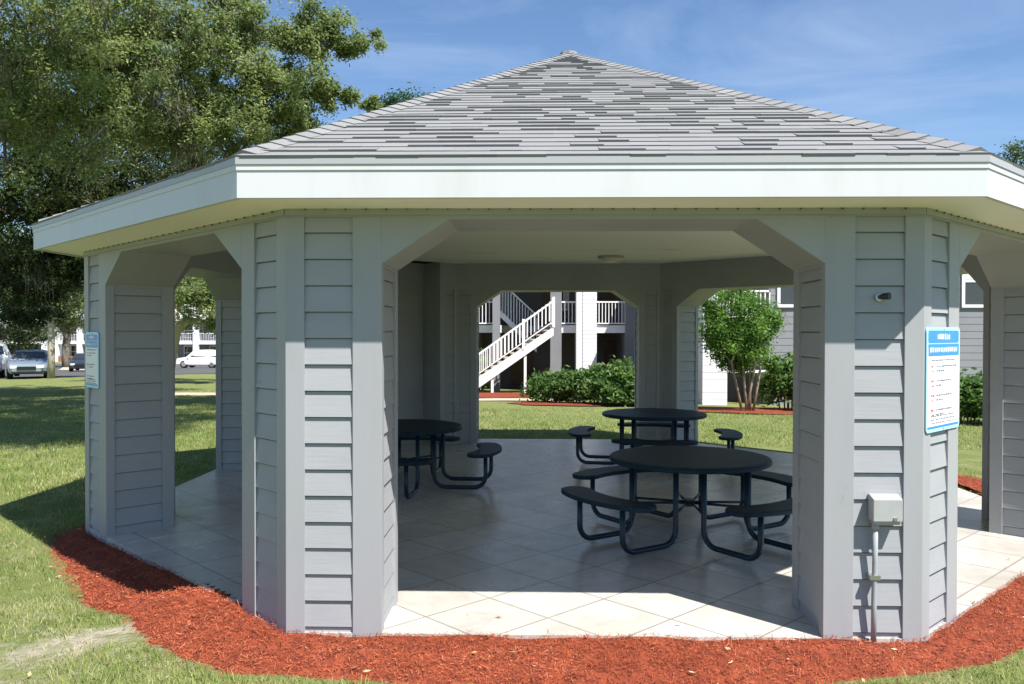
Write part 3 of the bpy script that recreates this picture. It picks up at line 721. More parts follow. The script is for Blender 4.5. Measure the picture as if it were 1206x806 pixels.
# fallen oak leaves on lawn, mulch and slab
M['dryleaf'] = mat('fallen_leaf', (.3, .2, .1), .7, .2, attr=[(0, (.14, .08, .04)), (.6, (.36, .24, .12)), (1, (.55, .45, .28))])
lv = []; lt_ = []
for _ in range(900):
    x, y = random.uniform(-7.5, 5.5), random.uniform(-5.7, 1.5)
    if oct_in(x, y, -.5) or (oct_in(x, y, .02) and random.random() < .7): continue
    if oct_in(x, y, .0) and not any(True for k in (0, 1, 7) if abs(((x*math.cos(R(45*k-90))+y*math.sin(R(45*k-90))))-AP) < .45): continue
    z = .004 if oct_in(x, y, 0) else (mulch_h(x, y)+.014 if in_poly(x, y, bed_poly) else terrain(x, y)+.02)
    a = random.uniform(0, 6.28); L_ = random.uniform(.010, .026); W_ = L_*random.uniform(.3, .5); dxx = Vector((math.cos(a), math.sin(a), random.uniform(-.3, .3)))*L_; sdx = Vector((-math.sin(a), math.cos(a), random.uniform(-.5, .5)))*W_; c = Vector((x, y, z+.006))
    lv += [c-dxx, c-sdx, c+dxx, c+sdx]; lt_.append(random.random())
fl_ = np_mesh('fallen_leaves', np.array([tuple(q) for q in lv]), np.arange(len(lv)).reshape(-1, 4), M['dryleaf'], rnd=np.array(lt_)); tag(fl_, 'small dry tan leaves scattered on the grass and mulch', 'leaves', kind='stuff')

# ------------------------------------------------------------------ TREES
def leafcloud(centers, radii, per, size, seed, flat=.8, tone0=.5, shell=.35):
    g = np.random.default_rng(seed); K = len(centers)
    idx = np.repeat(np.arange(K), per); n = len(idx)
    d = g.normal(size=(n, 3)); rr = np.linalg.norm(d, axis=1)[:, None]; d /= rr
    rr = np.minimum(rr, 2.6)*.52*np.asarray(radii)[idx][:, None]*(1+.35*np.sin(d[:, :1]*5+d[:, 1:2]*4+idx[:, None]))
    c = np.asarray(centers)[idx]+d*rr*np.array([1, 1, flat])
    nrm = g.normal(size=(n, 3))+np.array([0, 0, .7])+d*.5; nrm /= np.linalg.norm(nrm, axis=1)[:, None]
    a = np.cross(nrm, g.normal(size=(n, 3))); a /= np.linalg.norm(a, axis=1)[:, None]; b_ = np.cross(nrm, a)
    s = size*g.uniform(.6, 1.3, n)[:, None]
    V = np.stack([c-a*s, c-b_*s*.42, c+a*s, c+b_*s*.42], 1).reshape(-1, 3)
    tone = np.clip(np.repeat(g.normal(tone0, .17, K), per)+g.normal(0, .15, n), 0, 1)
    return V, np.arange(4*n).reshape(-1, 4), tone
def branches(mb, root, fork, centers, r_trunk, seed, rtip=.012, kink=.12):
    """trunk up to the fork, then limbs to every clump via the nearest limb node"""
    rg = random.Random(seed)
    nodes = [Vector(root), Vector(root).lerp(Vector(fork), .5)+Vector((rg.uniform(-.1, .1), rg.uniform(-.1, .1), 0))*r_trunk*3, Vector(fork)]
    parent = [-1, 0, 1]; leafs = []
    order = sorted(centers, key=lambda c: (Vector(c)-Vector(fork)).length)
    for c in order:
        c = Vector(c); best = min(range(2, len(nodes)), key=lambda i: (nodes[i]-c).length + .25*(nodes[i]-Vector(fork)).length)
        p = nodes[best]; Ld = (c-p).length; k = max(1, min(5, int(Ld/.7))); pr = best
        for q in range(1, k+1):
            t_ = q/k; v = p.lerp(c, t_)
            if q < k: v += Vector((rg.gauss(0, 1), rg.gauss(0, 1), rg.gauss(0, .7)))*kink*Ld/k+Vector((0, 0, Ld*.06*math.sin(math.pi*t_)))
            nodes.append(v); parent.append(pr); pr = len(nodes)-1
    n = len(nodes); wgt = [0.0]*n
    child = [[] for _ in range(n)]
    for i in range(1, n): child[parent[i]].append(i)
    for i in range(n-1, -1, -1): wgt[i] = sum(wgt[c] for c in child[i]) if child[i] else 1
    tot = wgt[0]; rad = [max(rtip, r_trunk*(w_/tot)**.47) for w_ in wgt]
    rad[0] = r_trunk*1.35
    # chains
    def walk(start, frm):
        pts, rs = [nodes[frm], nodes[start]], [min(rad[frm], rad[start]*1.15), rad[start]]; cur = start
        while child[cur]:
            nxt = max(child[cur], key=lambda c: wgt[c])
            for c in child[cur]:
                if c != nxt: todo.append((c, cur))
            pts.append(nodes[nxt]); rs.append(rad[nxt]); cur = nxt
        mb.tube(pts, rs, 8 if rs[0] > .12 else 5, cap=True)
    todo = [(1, 0)]
    while todo: s_, f_ = todo.pop(); walk(s_, f_)
def clumps(ells, seed):
    """ells: (center, (rx,ry,rz), count, clump radius)"""
    g = np.random.default_rng(seed); out = []; rad = []
    for c, r_, k, cr in ells:
        d = g.normal(size=(k, 3)); d /= np.linalg.norm(d, axis=1)[:, None]; rr = g.random(k)**.45
        p = np.array(c)+d*rr[:, None]*np.array(r_); out.append(p); rad.append(cr*g.uniform(.65, 1.3, k))
    return np.concatenate(out), np.concatenate(rad)
def tree(name, root, fork, r_trunk, ells, per, size, m_leaf, m_bark, label, cat='tree', group=None, seed=1, moss=0, flat=.75, rtip=.012, tone=.5, kink=.12):
    t = empty(name, root, 0, label, cat, group); o = Vector(root)
    ce, ra = clumps(ells, seed); ce = ce-np.array(o)
    mb = MB(); branches(mb, (0, 0, -.15), Vector(fork)-o, [tuple(c) for c in ce], r_trunk, seed, rtip, kink)
    mb.build('trunk', m_bark, t, smooth=True)
    V, F, tn = leafcloud(ce, ra, per, size, seed+50, flat, tone); np_mesh('crown', V, F, m_leaf, t, rnd=tn)
    if moss:
        g = np.random.default_rng(seed+9); cm = ce[(ce[:, 0]+root[0]) < (-7.2 if root[1] < 13 else -8.5)]; low = cm[g.choice(len(cm), moss)]; mv = []; mt = []
        for c in low:
            drape = g.uniform(.3, 1.3)
            for s_ in range(g.integers(40, 75)):
                p = c+g.normal(0, .17, 3)*np.array([1.2, 1.2, 1]); ln_ = drape*g.uniform(.15, 1); wv = g.normal(0, 1, 3); wv[2] = 0; wv *= .011*g.uniform(.6, 1.8)/np.linalg.norm(wv)
                prev = p; k = 4
                for q in range(k):
                    nx_ = p+np.array([g.normal(0, .05), g.normal(0, .05), -ln_*(q+1)/k]); w0 = wv*(1-q/k*.7); w1_ = wv*(1-(q+1)/k*.8)
                    mv += [prev-w0, prev+w0, nx_+w1_, nx_-w1_]; mt.append(g.random()); prev = nx_
        mv = np.array(mv); np_mesh('spanish_moss', mv, np.arange(len(mv)).reshape(-1, 4), M['moss'], t, rnd=np.array(mt))
    return t
A = lambda x, y, D: tuple(at(x, y, D))
def ground(px, D):
    p = at(px, 400, D); return (p.x, p.y, terrain(p.x, p.y))
# great oak on the left
tree('oak_tree', ground(-130, 21), A(-110, 215, 20.5), .40, [
    (A(50, 60, 19.5), (4.0, 3.0, 3.1), 190, .40), (A(40, 110, 18), (3.0, 1.2, 1.9), 70, .36), (A(205, 75, 20), (2.6, 2.0, 2.4), 140, .35), (A(305, 55, 21), (1.8, 1.5, 1.25), 52, .30),
    (A(375, 35, 21), (1.0, .8, .6), 30, .24), (A(418, 50, 21), (.85, .4, .35), 17, .17), (A(400, 116, 21), (1.1, .4, .35), 22, .18), (A(340, 110, 20.5), (1.3, 1.2, .75), 42, .27), ((-7.6, 4.2, 9.9), (3.2, 3.2, .8), 170, .64), ((-4.9, 1.4, 10.4), (2.4, 2.4, .7), 260, .62), ((-7.4, 1.4, 10.6), (2.4, 2.2, .6), 200, .62), ((-3.6, 4.4, 10.8), (1.7, 1.6, .5), 44, .5), (A(335, 150, 21), (1.1, .9, .35), 22, .25), ((-4.4, 7.2, 10.6), (1.8, 2.4, .7), 26, .55), ((-12, 8, 9.5), (3.5, 4.5, 1.0), 60, .7), (A(120, -150, 20), (4.5, 3, 1.2), 40, .7), (A(250, 150, 20), (1.8, 1.4, .75), 60, .32)],
    250, .05, M['oakleaf'], M['bark'], 'great spreading live oak whose sunlit crown reaches over the roof from the upper left', 'tree', seed=3, moss=60, tone=.56)
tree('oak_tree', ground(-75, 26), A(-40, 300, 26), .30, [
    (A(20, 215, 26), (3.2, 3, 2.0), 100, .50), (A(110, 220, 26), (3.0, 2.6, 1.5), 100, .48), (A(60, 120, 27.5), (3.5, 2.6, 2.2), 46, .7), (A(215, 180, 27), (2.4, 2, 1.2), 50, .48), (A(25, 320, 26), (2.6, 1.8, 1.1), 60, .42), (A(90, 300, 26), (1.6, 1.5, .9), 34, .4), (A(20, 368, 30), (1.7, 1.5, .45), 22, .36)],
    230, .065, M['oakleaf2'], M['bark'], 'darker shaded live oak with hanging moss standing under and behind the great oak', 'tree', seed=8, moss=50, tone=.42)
tree('oak_tree', ground(196, 36), A(208, 388, 36), .22, [(A(232, 345, 35), (1.9, 1.6, 1.6), 34, .5), (A(238, 290, 36), (2.8, 2.4, 1.8), 30, .6), (A(170, 330, 37), (2.5, 2, 1.6), 24, .6)],
    220, .085, M['oakleaf'], M['palebark'], 'sunlit oak with a pale leaning limb seen through the left arch of the pavilion', 'tree', seed=12, tone=.6)
# pale trunk
tree('pale_trunk_tree', ground(60, 42), A(60, 372, 42), .17, [(A(45, 325, 42), (3.0, 2, 1.3), 28, .7), (A(95, 350, 42), (1.6, 1.4, .8), 12, .5), (A(15, 350, 42), (1.4, 1.2, .8), 9, .5)],
    200, .10, M['oakleaf'], M['palebark'], 'pale grey bare-stemmed tree beside the parked silver car', 'tree', seed=15, tone=.6, rtip=.03)
# crape myrtle behind the pavilion
rt = ground(880, 21.8)
t = empty('crape_myrtle', rt, 0, 'small multi-stemmed tree with a round bright green crown behind the pavilion', 'tree')
ce, ra = clumps([(A(870, 385, 22), (1.05, .9, .72), 62, .26), (A(872, 355, 22), (.8, .7, .4), 18, .24), (A(845, 395, 22), (.45, .4, .35), 12, .2), (A(905, 380, 22), (.35, .4, .5), 12, .2), (A(868, 412, 22), (.85, .7, .35), 34, .24), (A(862, 432, 22), (.5, .4, .2), 9, .15), (A(905, 428, 22), (.25, .3, .25), 6, .15), (A(835, 365, 22), (.3, .3, .3), 8, .15)], 21); ce = ce-np.array(rt)
V, F, tn = leafcloud(ce, ra, 170, .045, 22, .9, .55); np_mesh('crown', V, F, M['myrtle'], t, rnd=tn)
for i, (fx, tx_) in enumerate(((-.12, -.55), (.0, -.15), (.08, .15), (.16, .5), (-.02, .3))):
    m_ = MB(); sub = [tuple(c) for c in ce[i::5]][:14]
    branches(m_, (fx, 0, 0), (tx_*.75, random.uniform(-.2, .2), 1.3), sub, .034, 30+i, .006, .08); m_.build('stem', M['stem'], t, smooth=True)
# far trees
far = [(24, 62, 392, 2.6, 'rounded leafy tree low behind the parked silver car'), (78, 88, 372, 3.0, 'leafy tree in front of the distant white balcony building'), (-30, 60, 300, 6, 'broad tree beyond the parking lot at the left edge of the picture'), (30, 75, 330, 5, 'tree standing behind the parked silver car'), (120, 140, 330, 9, 'tall tree behind the white balcony building'),
       (225, 125, 330, 9, 'distant tree behind the building seen through the left arch')]
for i, (px, D, py, r_, lb) in enumerate(far):
    c = A(px, py, D); g0 = ground(px, D)
    tree('broadleaf_tree', g0, (g0[0], g0[1], g0[2]+(c[2]-g0[2])*.45), .4, [(c, (r_, r_*.8, r_*.6), 60, r_*.26)], 130, r_*.035, M['farleaf'], M['bark'], lb, 'tree', 'trees beyond the parking lot', seed=40+i, rtip=.04)
# tip behind the roof and tree top at the right edge
for i, (px, py, D, rx, rz_, lb, nm) in enumerate(((483, 150, 62, 3.0, 2.6, 'dark pointed treetop just showing over the left slope of the roof', 'pine_tree'), (1215, 215, 60, 3.1, 2.9, 'treetop showing over the right corner of the eave', 'broadleaf_tree'))):
    c = A(px, py, D); g0 = ground(px, D)
    tree(nm, g0, (g0[0], g0[1], c[2]-3), .35, [(c, (rx, rx, rz_), 70, .75), ((c[0], c[1], c[2]-4), (rx*1.3, rx*1.3, rz_), 60, .9)], 150, .14, M['pine'] if i == 0 else M['farleaf'], M['bark'], lb, 'tree', seed=60+i, rtip=.04)

# shrubs
def shrub(px, D, w_, h_, label, seed, m=None, per=90, size=.055, group='shrubs behind the pavilion', name='shrub'):
    g0 = ground(px, D); n = int(40*w_*h_)+14
    t = empty(name, g0, 0, label, 'shrub', group)
    g = np.random.default_rng(seed); c = []; ra = []
    for _ in range(n):
        a = g.uniform(0, 2*np.pi); r_ = g.random()**.5; x = r_*math.cos(a)*w_/2; y = r_*math.sin(a)*w_*.4
        top = h_*(1-.45*r_**2)*g.uniform(.8, 1.08); c.append((x, y, g.uniform(.15, 1)**.6*top*.9)); ra.append(g.uniform(.14, .26))
    c = np.array(c); V, F, tn = leafcloud(c, ra, per, size, seed+1, .9, .5); V[:, 2] = np.maximum(V[:, 2], .0); np_mesh('foliage', V, F, m or M['shrub'], t, rnd=tn)
    m_ = MB(); sr = random.Random(seed)
    for q in range(7):
        x, y = sr.uniform(-w_*.3, w_*.3), sr.uniform(-.3, .3); m_.tube([(x*.6, y*.6, -.05), (x*.8, y*.8, h_*.35), (x*1.1, y, h_*.7)], [.022, .016, .008], 5)
    m_.build('stem', M['bark'], t, smooth=True)
for px, D, w_, h_, lb, sd_ in ((648, 25.5, 1.25, 1.0, 'leftmost green shrub of the row in front of the stair building', 71), (678, 25.0, 1.3, 1.15, 'second green shrub from the left in front of the stair building', 72),
        (708, 24.6, 1.35, 1.25, 'broad leafy shrub in front of the white pier of the stair building', 73), (738, 24.0, 1.4, 1.35, 'tall leafy shrub right of the white pier, beside the pavilion column', 74),
        (930, 22.5, 1.3, 1.75, 'large dark green shrub right of the small multi-stemmed tree', 75), (1140, 19.3, 1.5, 1.3, 'green shrub below the white-framed window at the right', 76),
        (1190, 19.5, 1.6, 1.3, 'green shrub hidden mostly behind the right pier of the pavilion', 77), (566, 34.8, .7, 1.9, 'small light green bush behind the stair railing', 78)):
    shrub(px, D, w_, h_, lb, sd_, per=80 if D < 30 else 60, size=.078)
# mulch pads behind
def blob(name, c, rx, ry, label, rz=0, seed=1):
    sr = random.Random(seed); ph = sr.uniform(0, 6); n = 40
    vs = [(c[0], c[1], terrain(c[0], c[1])+.07)]
    for i in range(n):
        a = 2*math.pi*i/n; k = 1+.08*math.sin(3*a+ph)+.05*math.sin(7*a); x, y = rx*k*math.cos(a), ry*k*math.sin(a)
        x, y = x*math.cos(rz)-y*math.sin(rz)+c[0], x*math.sin(rz)+y*math.cos(rz)+c[1]; vs.append((x, y, terrain(x, y)+.02))
    fs = [(0, 1+i, 1+(i+1) % n) for i in range(n)]; m_ = MB(); m_.add(vs, fs); o = m_.build(name, M['bed'], recalc=False); tag(o, label, 'mulch', kind='stuff')
g0 = ground(700, 24.8); blob('mulch_patch', g0, 2.6, 1.1, 'red mulch under the shrub row behind the pavilion', seed=1)
g0 = ground(890, 22.6); blob('mulch_patch', g0, 2.9, 1.5, 'red mulch around the small multi-stemmed tree', seed=2)
g0 = ground(590, 31); blob('mulch_patch', g0, 3.4, 2.3, 'red mulch at the foot of the outdoor stairs', seed=3)

# ------------------------------------------------------------------ BUILDINGS
def frame_of(px, D):
    p = at(px, 400, D); return p
def railing(mb, x0, x1, y, z0, z1, step=.13):
    mb.b2(x0, x1, y-.03, y+.03, z1-.06, z1); mb.b2(x0, x1, y-.02, y+.02, z0+.05, z0+.1)
    n = max(1, int((x1-x0)/step))
    for i in range(n+1): x = x0+(x1-x0)*i/n; mb.b2(x-.016, x+.016, y-.016, y+.016, z0+.1, z1-.06)
def lapwall(mb, x0, x1, y, z0, z1, ex=.2, st=.018):
    """south-facing lap siding wall slab"""
    z = z0
    while z < z1-.01:
        h_ = min(z+ex, z1); mb.add([(x0, y-.03, z), (x1, y-.03, z), (x1, y-.03+st, h_), (x0, y-.03+st, h_), (x0, y, z), (x1, y, z)], [(0, 1, 2, 3), (0, 4, 5, 1)]); z = h_
    mb.b2(x0, x1, y, y+.2, z0, z1)
def hip_roof(parent, x0, x1, y0, y1, z, h_, ov=.5, m_=None):
    x0, x1, y0, y1 = x0-ov, x1+ov, y0-ov, y1+ov; d = min(x1-x0, y1-y0)/2
    m2 = MB(); m2.add([(x0, y0, z), (x1, y0, z), (x1, y1, z), (x0, y1, z), (x0+d, (y0+y1)/2, z+h_), (x1-d, (y0+y1)/2, z+h_)], [(0, 1, 5, 4), (1, 2, 5), (2, 3, 4, 5), (3, 0, 4), (3, 2, 1, 0)])
    r_ = m2.build('roof', m_ or M['tar'], parent)
    m3 = MB(); m3.b2(x0, x1, y0-.03, y0, z-.2, z+.02); m3.b2(x0, x1, y1, y1+.03, z-.2, z+.02); m3.b2(x0-.03, x0, y0, y1, z-.2, z+.02); m3.b2(x1, x1+.03, y0, y1, z-.2, z+.02); m3.build('fascia', M['trimw'], parent)
def window(parent, x0, x1, y, z0, z1, blinds=False):
    f = MB(); t_ = .09
    f.b2(x0-t_, x1+t_, y-.08, y, z1, z1+t_); f.b2(x0-t_, x1+t_, y-.09, y, z0-t_, z0); f.b2(x0-t_, x0, y-.08, y, z0, z1); f.b2(x1, x1+t_, y-.08, y, z0, z1); f.b2(x0, x1, y-.07, y, (z0+z1)/2-.03, (z0+z1)/2+.03)
    fo = f.build('window', M['trimw'], parent); g_ = MB(); g_.b2(x0, x1, y-.045, y-.02, z0, z1); g_.build('pane', M['glass'], fo)
    if blinds:
        g_ = MB(); zz = (z0+z1)/2+.05
        while zz < z1-.02: g_.b2(x0+.01, x1-.01, y-.06, y-.048, zz, zz+.045); zz += .055
        g_.build('blind', M['trimw'], fo)

# building behind with outdoor stairs -- local frame: x along its front, y away from the camera
YF = 25.5
sx = lambda px, D=34.97: at(px, 400, D).x
sz = lambda py, D=34.97: at(603, py, D).z
G = -.66; F2 = 2.08
bl = empty('apartment_building', (0, 0, 0), 0, 'grey two storey apartment block with open breezeway, white railings and outdoor stairs', 'building')
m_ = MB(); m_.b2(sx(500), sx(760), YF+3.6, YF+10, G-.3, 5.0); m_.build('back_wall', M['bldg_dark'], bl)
m_ = MB(); m_.b2(sx(760), sx(820), YF-.6, YF+10, G-.3, 5.0); lapwall(m_, sx(736), sx(770), YF-.2, G-.3, 5.0); m_.b2(sx(736), sx(770), YF, YF+6, G-.3, 5.0); m_.build('side_wall', M['bldg'], bl)
m_ = MB(); m_.b2(sx(430), sx(563), YF+.3, YF+10, G-.3, 5.0); lapwall(m_, sx(430), sx(556), YF+.3, G-.3, 5.0); m_.build('left_wall', M['bldg'], bl)
m_ = MB(); m_.b2(sx(648), sx(736), YF, YF+3.6, F2-.32, F2); m_.b2(sx(590), sx(648), YF+2.6, YF+3.6, F2-.32, F2); m_.b2(sx(556), sx(590), YF+.3, YF+3.6, F2-.32, F2); m_.build('upper_floor', M['trimw'], bl)
m_ = MB(); m_.b2(sx(500), sx(760), YF-.2, YF+3.6, 4.75, 5.0); m_.build('upper_ceiling', M['bldg'], bl)
for a, b_ in ((580.5, 589), (648, 661)):
    m_ = MB(); m_.b2(sx(a), sx(b_), YF-.35, YF+.1, G-.2, 4.8); m_.build('column', M['bldg'], bl)
m_ = MB(); m_.b2(sx(678), sx(701.5), YF-.55, YF+.6, G-.2, 4.8); lapwall(m_, sx(685.5), sx(701.5), YF-.55, G-.2, 4.8, .16, .007); m_.build('pier', M['bldg_white'], bl)
for a, b_ in ((661, 678), (701.5, 736), (556, 580.5)):
    m_ = MB(); railing(m_, sx(a), sx(b_), YF-.05, F2, F2+1.0); m_.build('railing', M['trimw'], bl)
for a, z in ((600, G), (640, F2), (720, G), (715, F2)):
    m_ = MB(); m_.b2(sx(a), sx(a)+.95, YF+3.5, YF+3.6, z, z+2.05); m_.build('door', M['door'], bl)
window(bl, sx(668), sx(672), YF+3.58, F2+.8, F2+2)
hip_roof(bl, sx(430), sx(820), YF, YF+10, 5.0, 1.7)
# stairs
stx = empty('outdoor_staircase', (at(541, 400, 32.9).x, YF-2.1, G), 0, 'white outdoor staircase climbing right to the upper floor of the apartment block', 'staircase')
run = at(652, 400, 32.9).x-at(541, 400, 32.9).x; rise = F2-G; ns = 15; wS = 1.15
for yy in (0, wS):
    m_ = MB(); m_.ext([(0, yy, -.05), (.35, yy, -.05), (run, yy, rise-.42), (run, yy, rise-.08), (0, yy, .14)], (0, .05, 0)); m_.build('stringer', M['trimw'], stx)
    m_ = MB(); dxn = run/ns
    m_.ext([(0, yy, 1.0), (run, yy, rise+.92), (run, yy, rise+.99), (0, yy, 1.07)], (0, .05, 0)); m_.ext([(0, yy+.01, .24), (run, yy+.01, rise+.12), (run, yy+.01, rise+.17), (0, yy+.01, .29)], (0, .03, 0))
    for i in range(26): x = run*i/25; z = rise*i/25; m_.b2(x-.016, x+.016, yy+.01, yy+.04, z+.25, z+1.02)
    for f_ in (.0, .68, 1.0): m_.b2(run*f_-.05, run*f_+.05, yy-.02, yy+.07, rise*f_-.1, rise*f_+1.1)
    m_.build('handrail', M['trimw'], stx)
m_ = MB()
for i in range(ns): m_.b2(run*i/ns, run*(i+1)/ns+.03, .05, wS, rise*(i+1)/ns-.06, rise*(i+1)/ns-.01)
m_.build('treads', M['concrete'], stx)
for f_, in ((.70,), (.35,)):
    m_ = MB(); m_.b2(run*f_-.05, run*f_+.05, .05, .15, -.1, rise*f_-.12); m_.build('post', M['trimw'], stx)
# rear flight, climbing the other way
m_ = MB(); m_.v = []
rs = empty('rear_staircase', (sx(632, 36), YF+1.1, 0), 0, 'second white stair flight climbing left behind the first', 'staircase')
r2 = sx(588, 36)-sx(632, 36)
for yy in (0, 1.1):
    m_ = MB(); m_.ext([(0, yy, F2+.95-.55), (r2, yy, F2+1.9), (r2, yy, F2+1.98), (0, yy, F2+1.03-.55)], (0, .05, 0)); m_.ext([(0, yy, .9), (r2, yy, F2+.4), (r2, yy, F2+.7), (0, yy, 1.2)], (0, .05, 0))
    for i in range(14): x = r2*i/13; z = (F2+.7-1.2)*i/13+1.2; m_.b2(x-.016, x+.016, yy+.01, yy+.04, z, z+1.2)
    m_.build('handrail', M['trimw'], rs)
m_ = MB()
for i in range(9): x = r2*(i+.5)/9; z = 1.1+(F2+.55-1.1)*(i+.5)/9; m_.b2(x-.14, x+.14, .05, 1.1, z-.03, z+.02)
m_.build('treads', M['concrete'], rs)

# right building
YR = 16.6; GR = -.5
rb = empty('apartment_building', (0, 0, 0), 0, 'grey apartment block with white-framed windows and a white bay on its left end', 'building')
tx2 = lambda px: at(px, 400, 26.06).x
m_ = MB(); lapwall(m_, tx2(905), 30, YR, GR-.3, 5.2, .22, .008); m_.b2(tx2(905), 30, YR+.2, YR+9, GR-.3, 5.2); m_.build('wall', M['bldg'], rb)
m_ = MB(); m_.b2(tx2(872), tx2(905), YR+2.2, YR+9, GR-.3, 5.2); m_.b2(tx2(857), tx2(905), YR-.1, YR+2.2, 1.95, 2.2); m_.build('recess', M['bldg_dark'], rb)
m_ = MB(); lapwall(m_, at(828, 400, 25).x, at(857, 400, 25).x, YR-1.0, GR-.3, 5.2, .2, .007); m_.b2(at(828, 400, 25).x, at(857, 400, 25).x, YR-.8, YR+9, GR-.3, 5.2); m_.build('storage_bay', M['bldg_white'], rb)
m_ = MB(); m_.b2(at(857, 400, 25).x, tx2(910), YR-.25, YR-.15, .55, .63); m_.build('rail_bar', M['trimw'], rb); m_ = MB(); railing(m_, at(857, 400, 25).x, tx2(905), YR-.1, 2.2, 3.1); m_.build('railing', M['trimw'], rb)
window(rb, tx2(918), tx2(962), YR, 2.66, 4.1, True); window(rb, 12.9, 14.6, YR, 2.66, 4.1, True); window(rb, 17, 18.4, YR, 2.66, 4.1, True); window(rb, 17, 18.4, YR, .3, 1.7, True)
window(rb, tx2(880), tx2(886), YR+2.2, 3.2, 3.9); window(rb, 22, 23.4, YR, 2.66, 4.1, True)
hip_roof(rb, at(828, 400, 25).x, 30, YR, YR+9, 5.2, 1.5)

# distant white building with balconies (left), and the one seen through the left arch
def balcony_block(px0, px1, D, label, floors=2, bays=3, ht=None):
    p0, p1 = at(px0, 400, D), at(px1, 400, D); g = terrain(p0.x, p0.y); fh = 2.75
    e = empty('apartment_building', (p0.x, p0.y, g), 0, label, 'building'); W_ = p1.x-p0.x
    m2 = MB(); m2.b2(0, W_, 2.2, 11, -.5, fh*floors+.2); m2.build('wall', M['bldg'], e)
    for f_ in range(1, floors+1):
        m2 = MB(); m2.b2(-.2, W_+.2, -.1, 2.2, fh*f_-.35, fh*f_); m2.build('balcony_floor' if f_ < floors else 'eave_beam', M['trimw'], e)
    n = bays*2
    for i in range(bays+1):
        x = W_*i/bays; m2 = MB(); m2.b2(x-.3, x+.3, -.25, .35, -.5, fh*floors-.35); m2.build('column', M['trimw'], e)
    for i in range(bays):
        x0, x1 = W_*i/bays+.3, W_*(i+1)/bays-.3
        m2 = MB(); railing(m2, x0, x1, 0, fh, fh+1.0, .2); m2.build('railing', M['trimw'], e)
        m2 = MB(); m2.b2(x0, x1, -.05, .1, 0, .75); m2.build('brick_skirt', M['brick'], e)
        for f_ in range(floors): window(e, x0+.6, x1-1.0, 2.2, f_*fh+.5, f_*fh+2.1)
    # gabled roof
    m2 = MB(); z = fh*floors; m2.ext([(-.6, -.6, z), (W_+.6, -.6, z), (W_/2, -.6, z+2.2)], (0, 12, 0)); m2.build('roof', M['tar'], e)
    m2 = MB(); m2.ext([(-.7, -.66, z-.05), (W_+.7, -.66, z-.05), (W_+.7, -.66, z+.18), (W_/2, -.66, z+2.42), (-.7, -.66, z+.18)], (0, .05, 0)); m2.build('gable', M['trimw'], e)
balcony_block(66, 150, 112, 'distant white apartment building with balcony and brick skirt beyond the parking lot')
balcony_block(200, 262, 100, 'distant white balconied building seen through the left arch', bays=2)
balcony_block(-60, 52, 125, 'far white apartment building behind the parked cars at the left edge', bays=4)

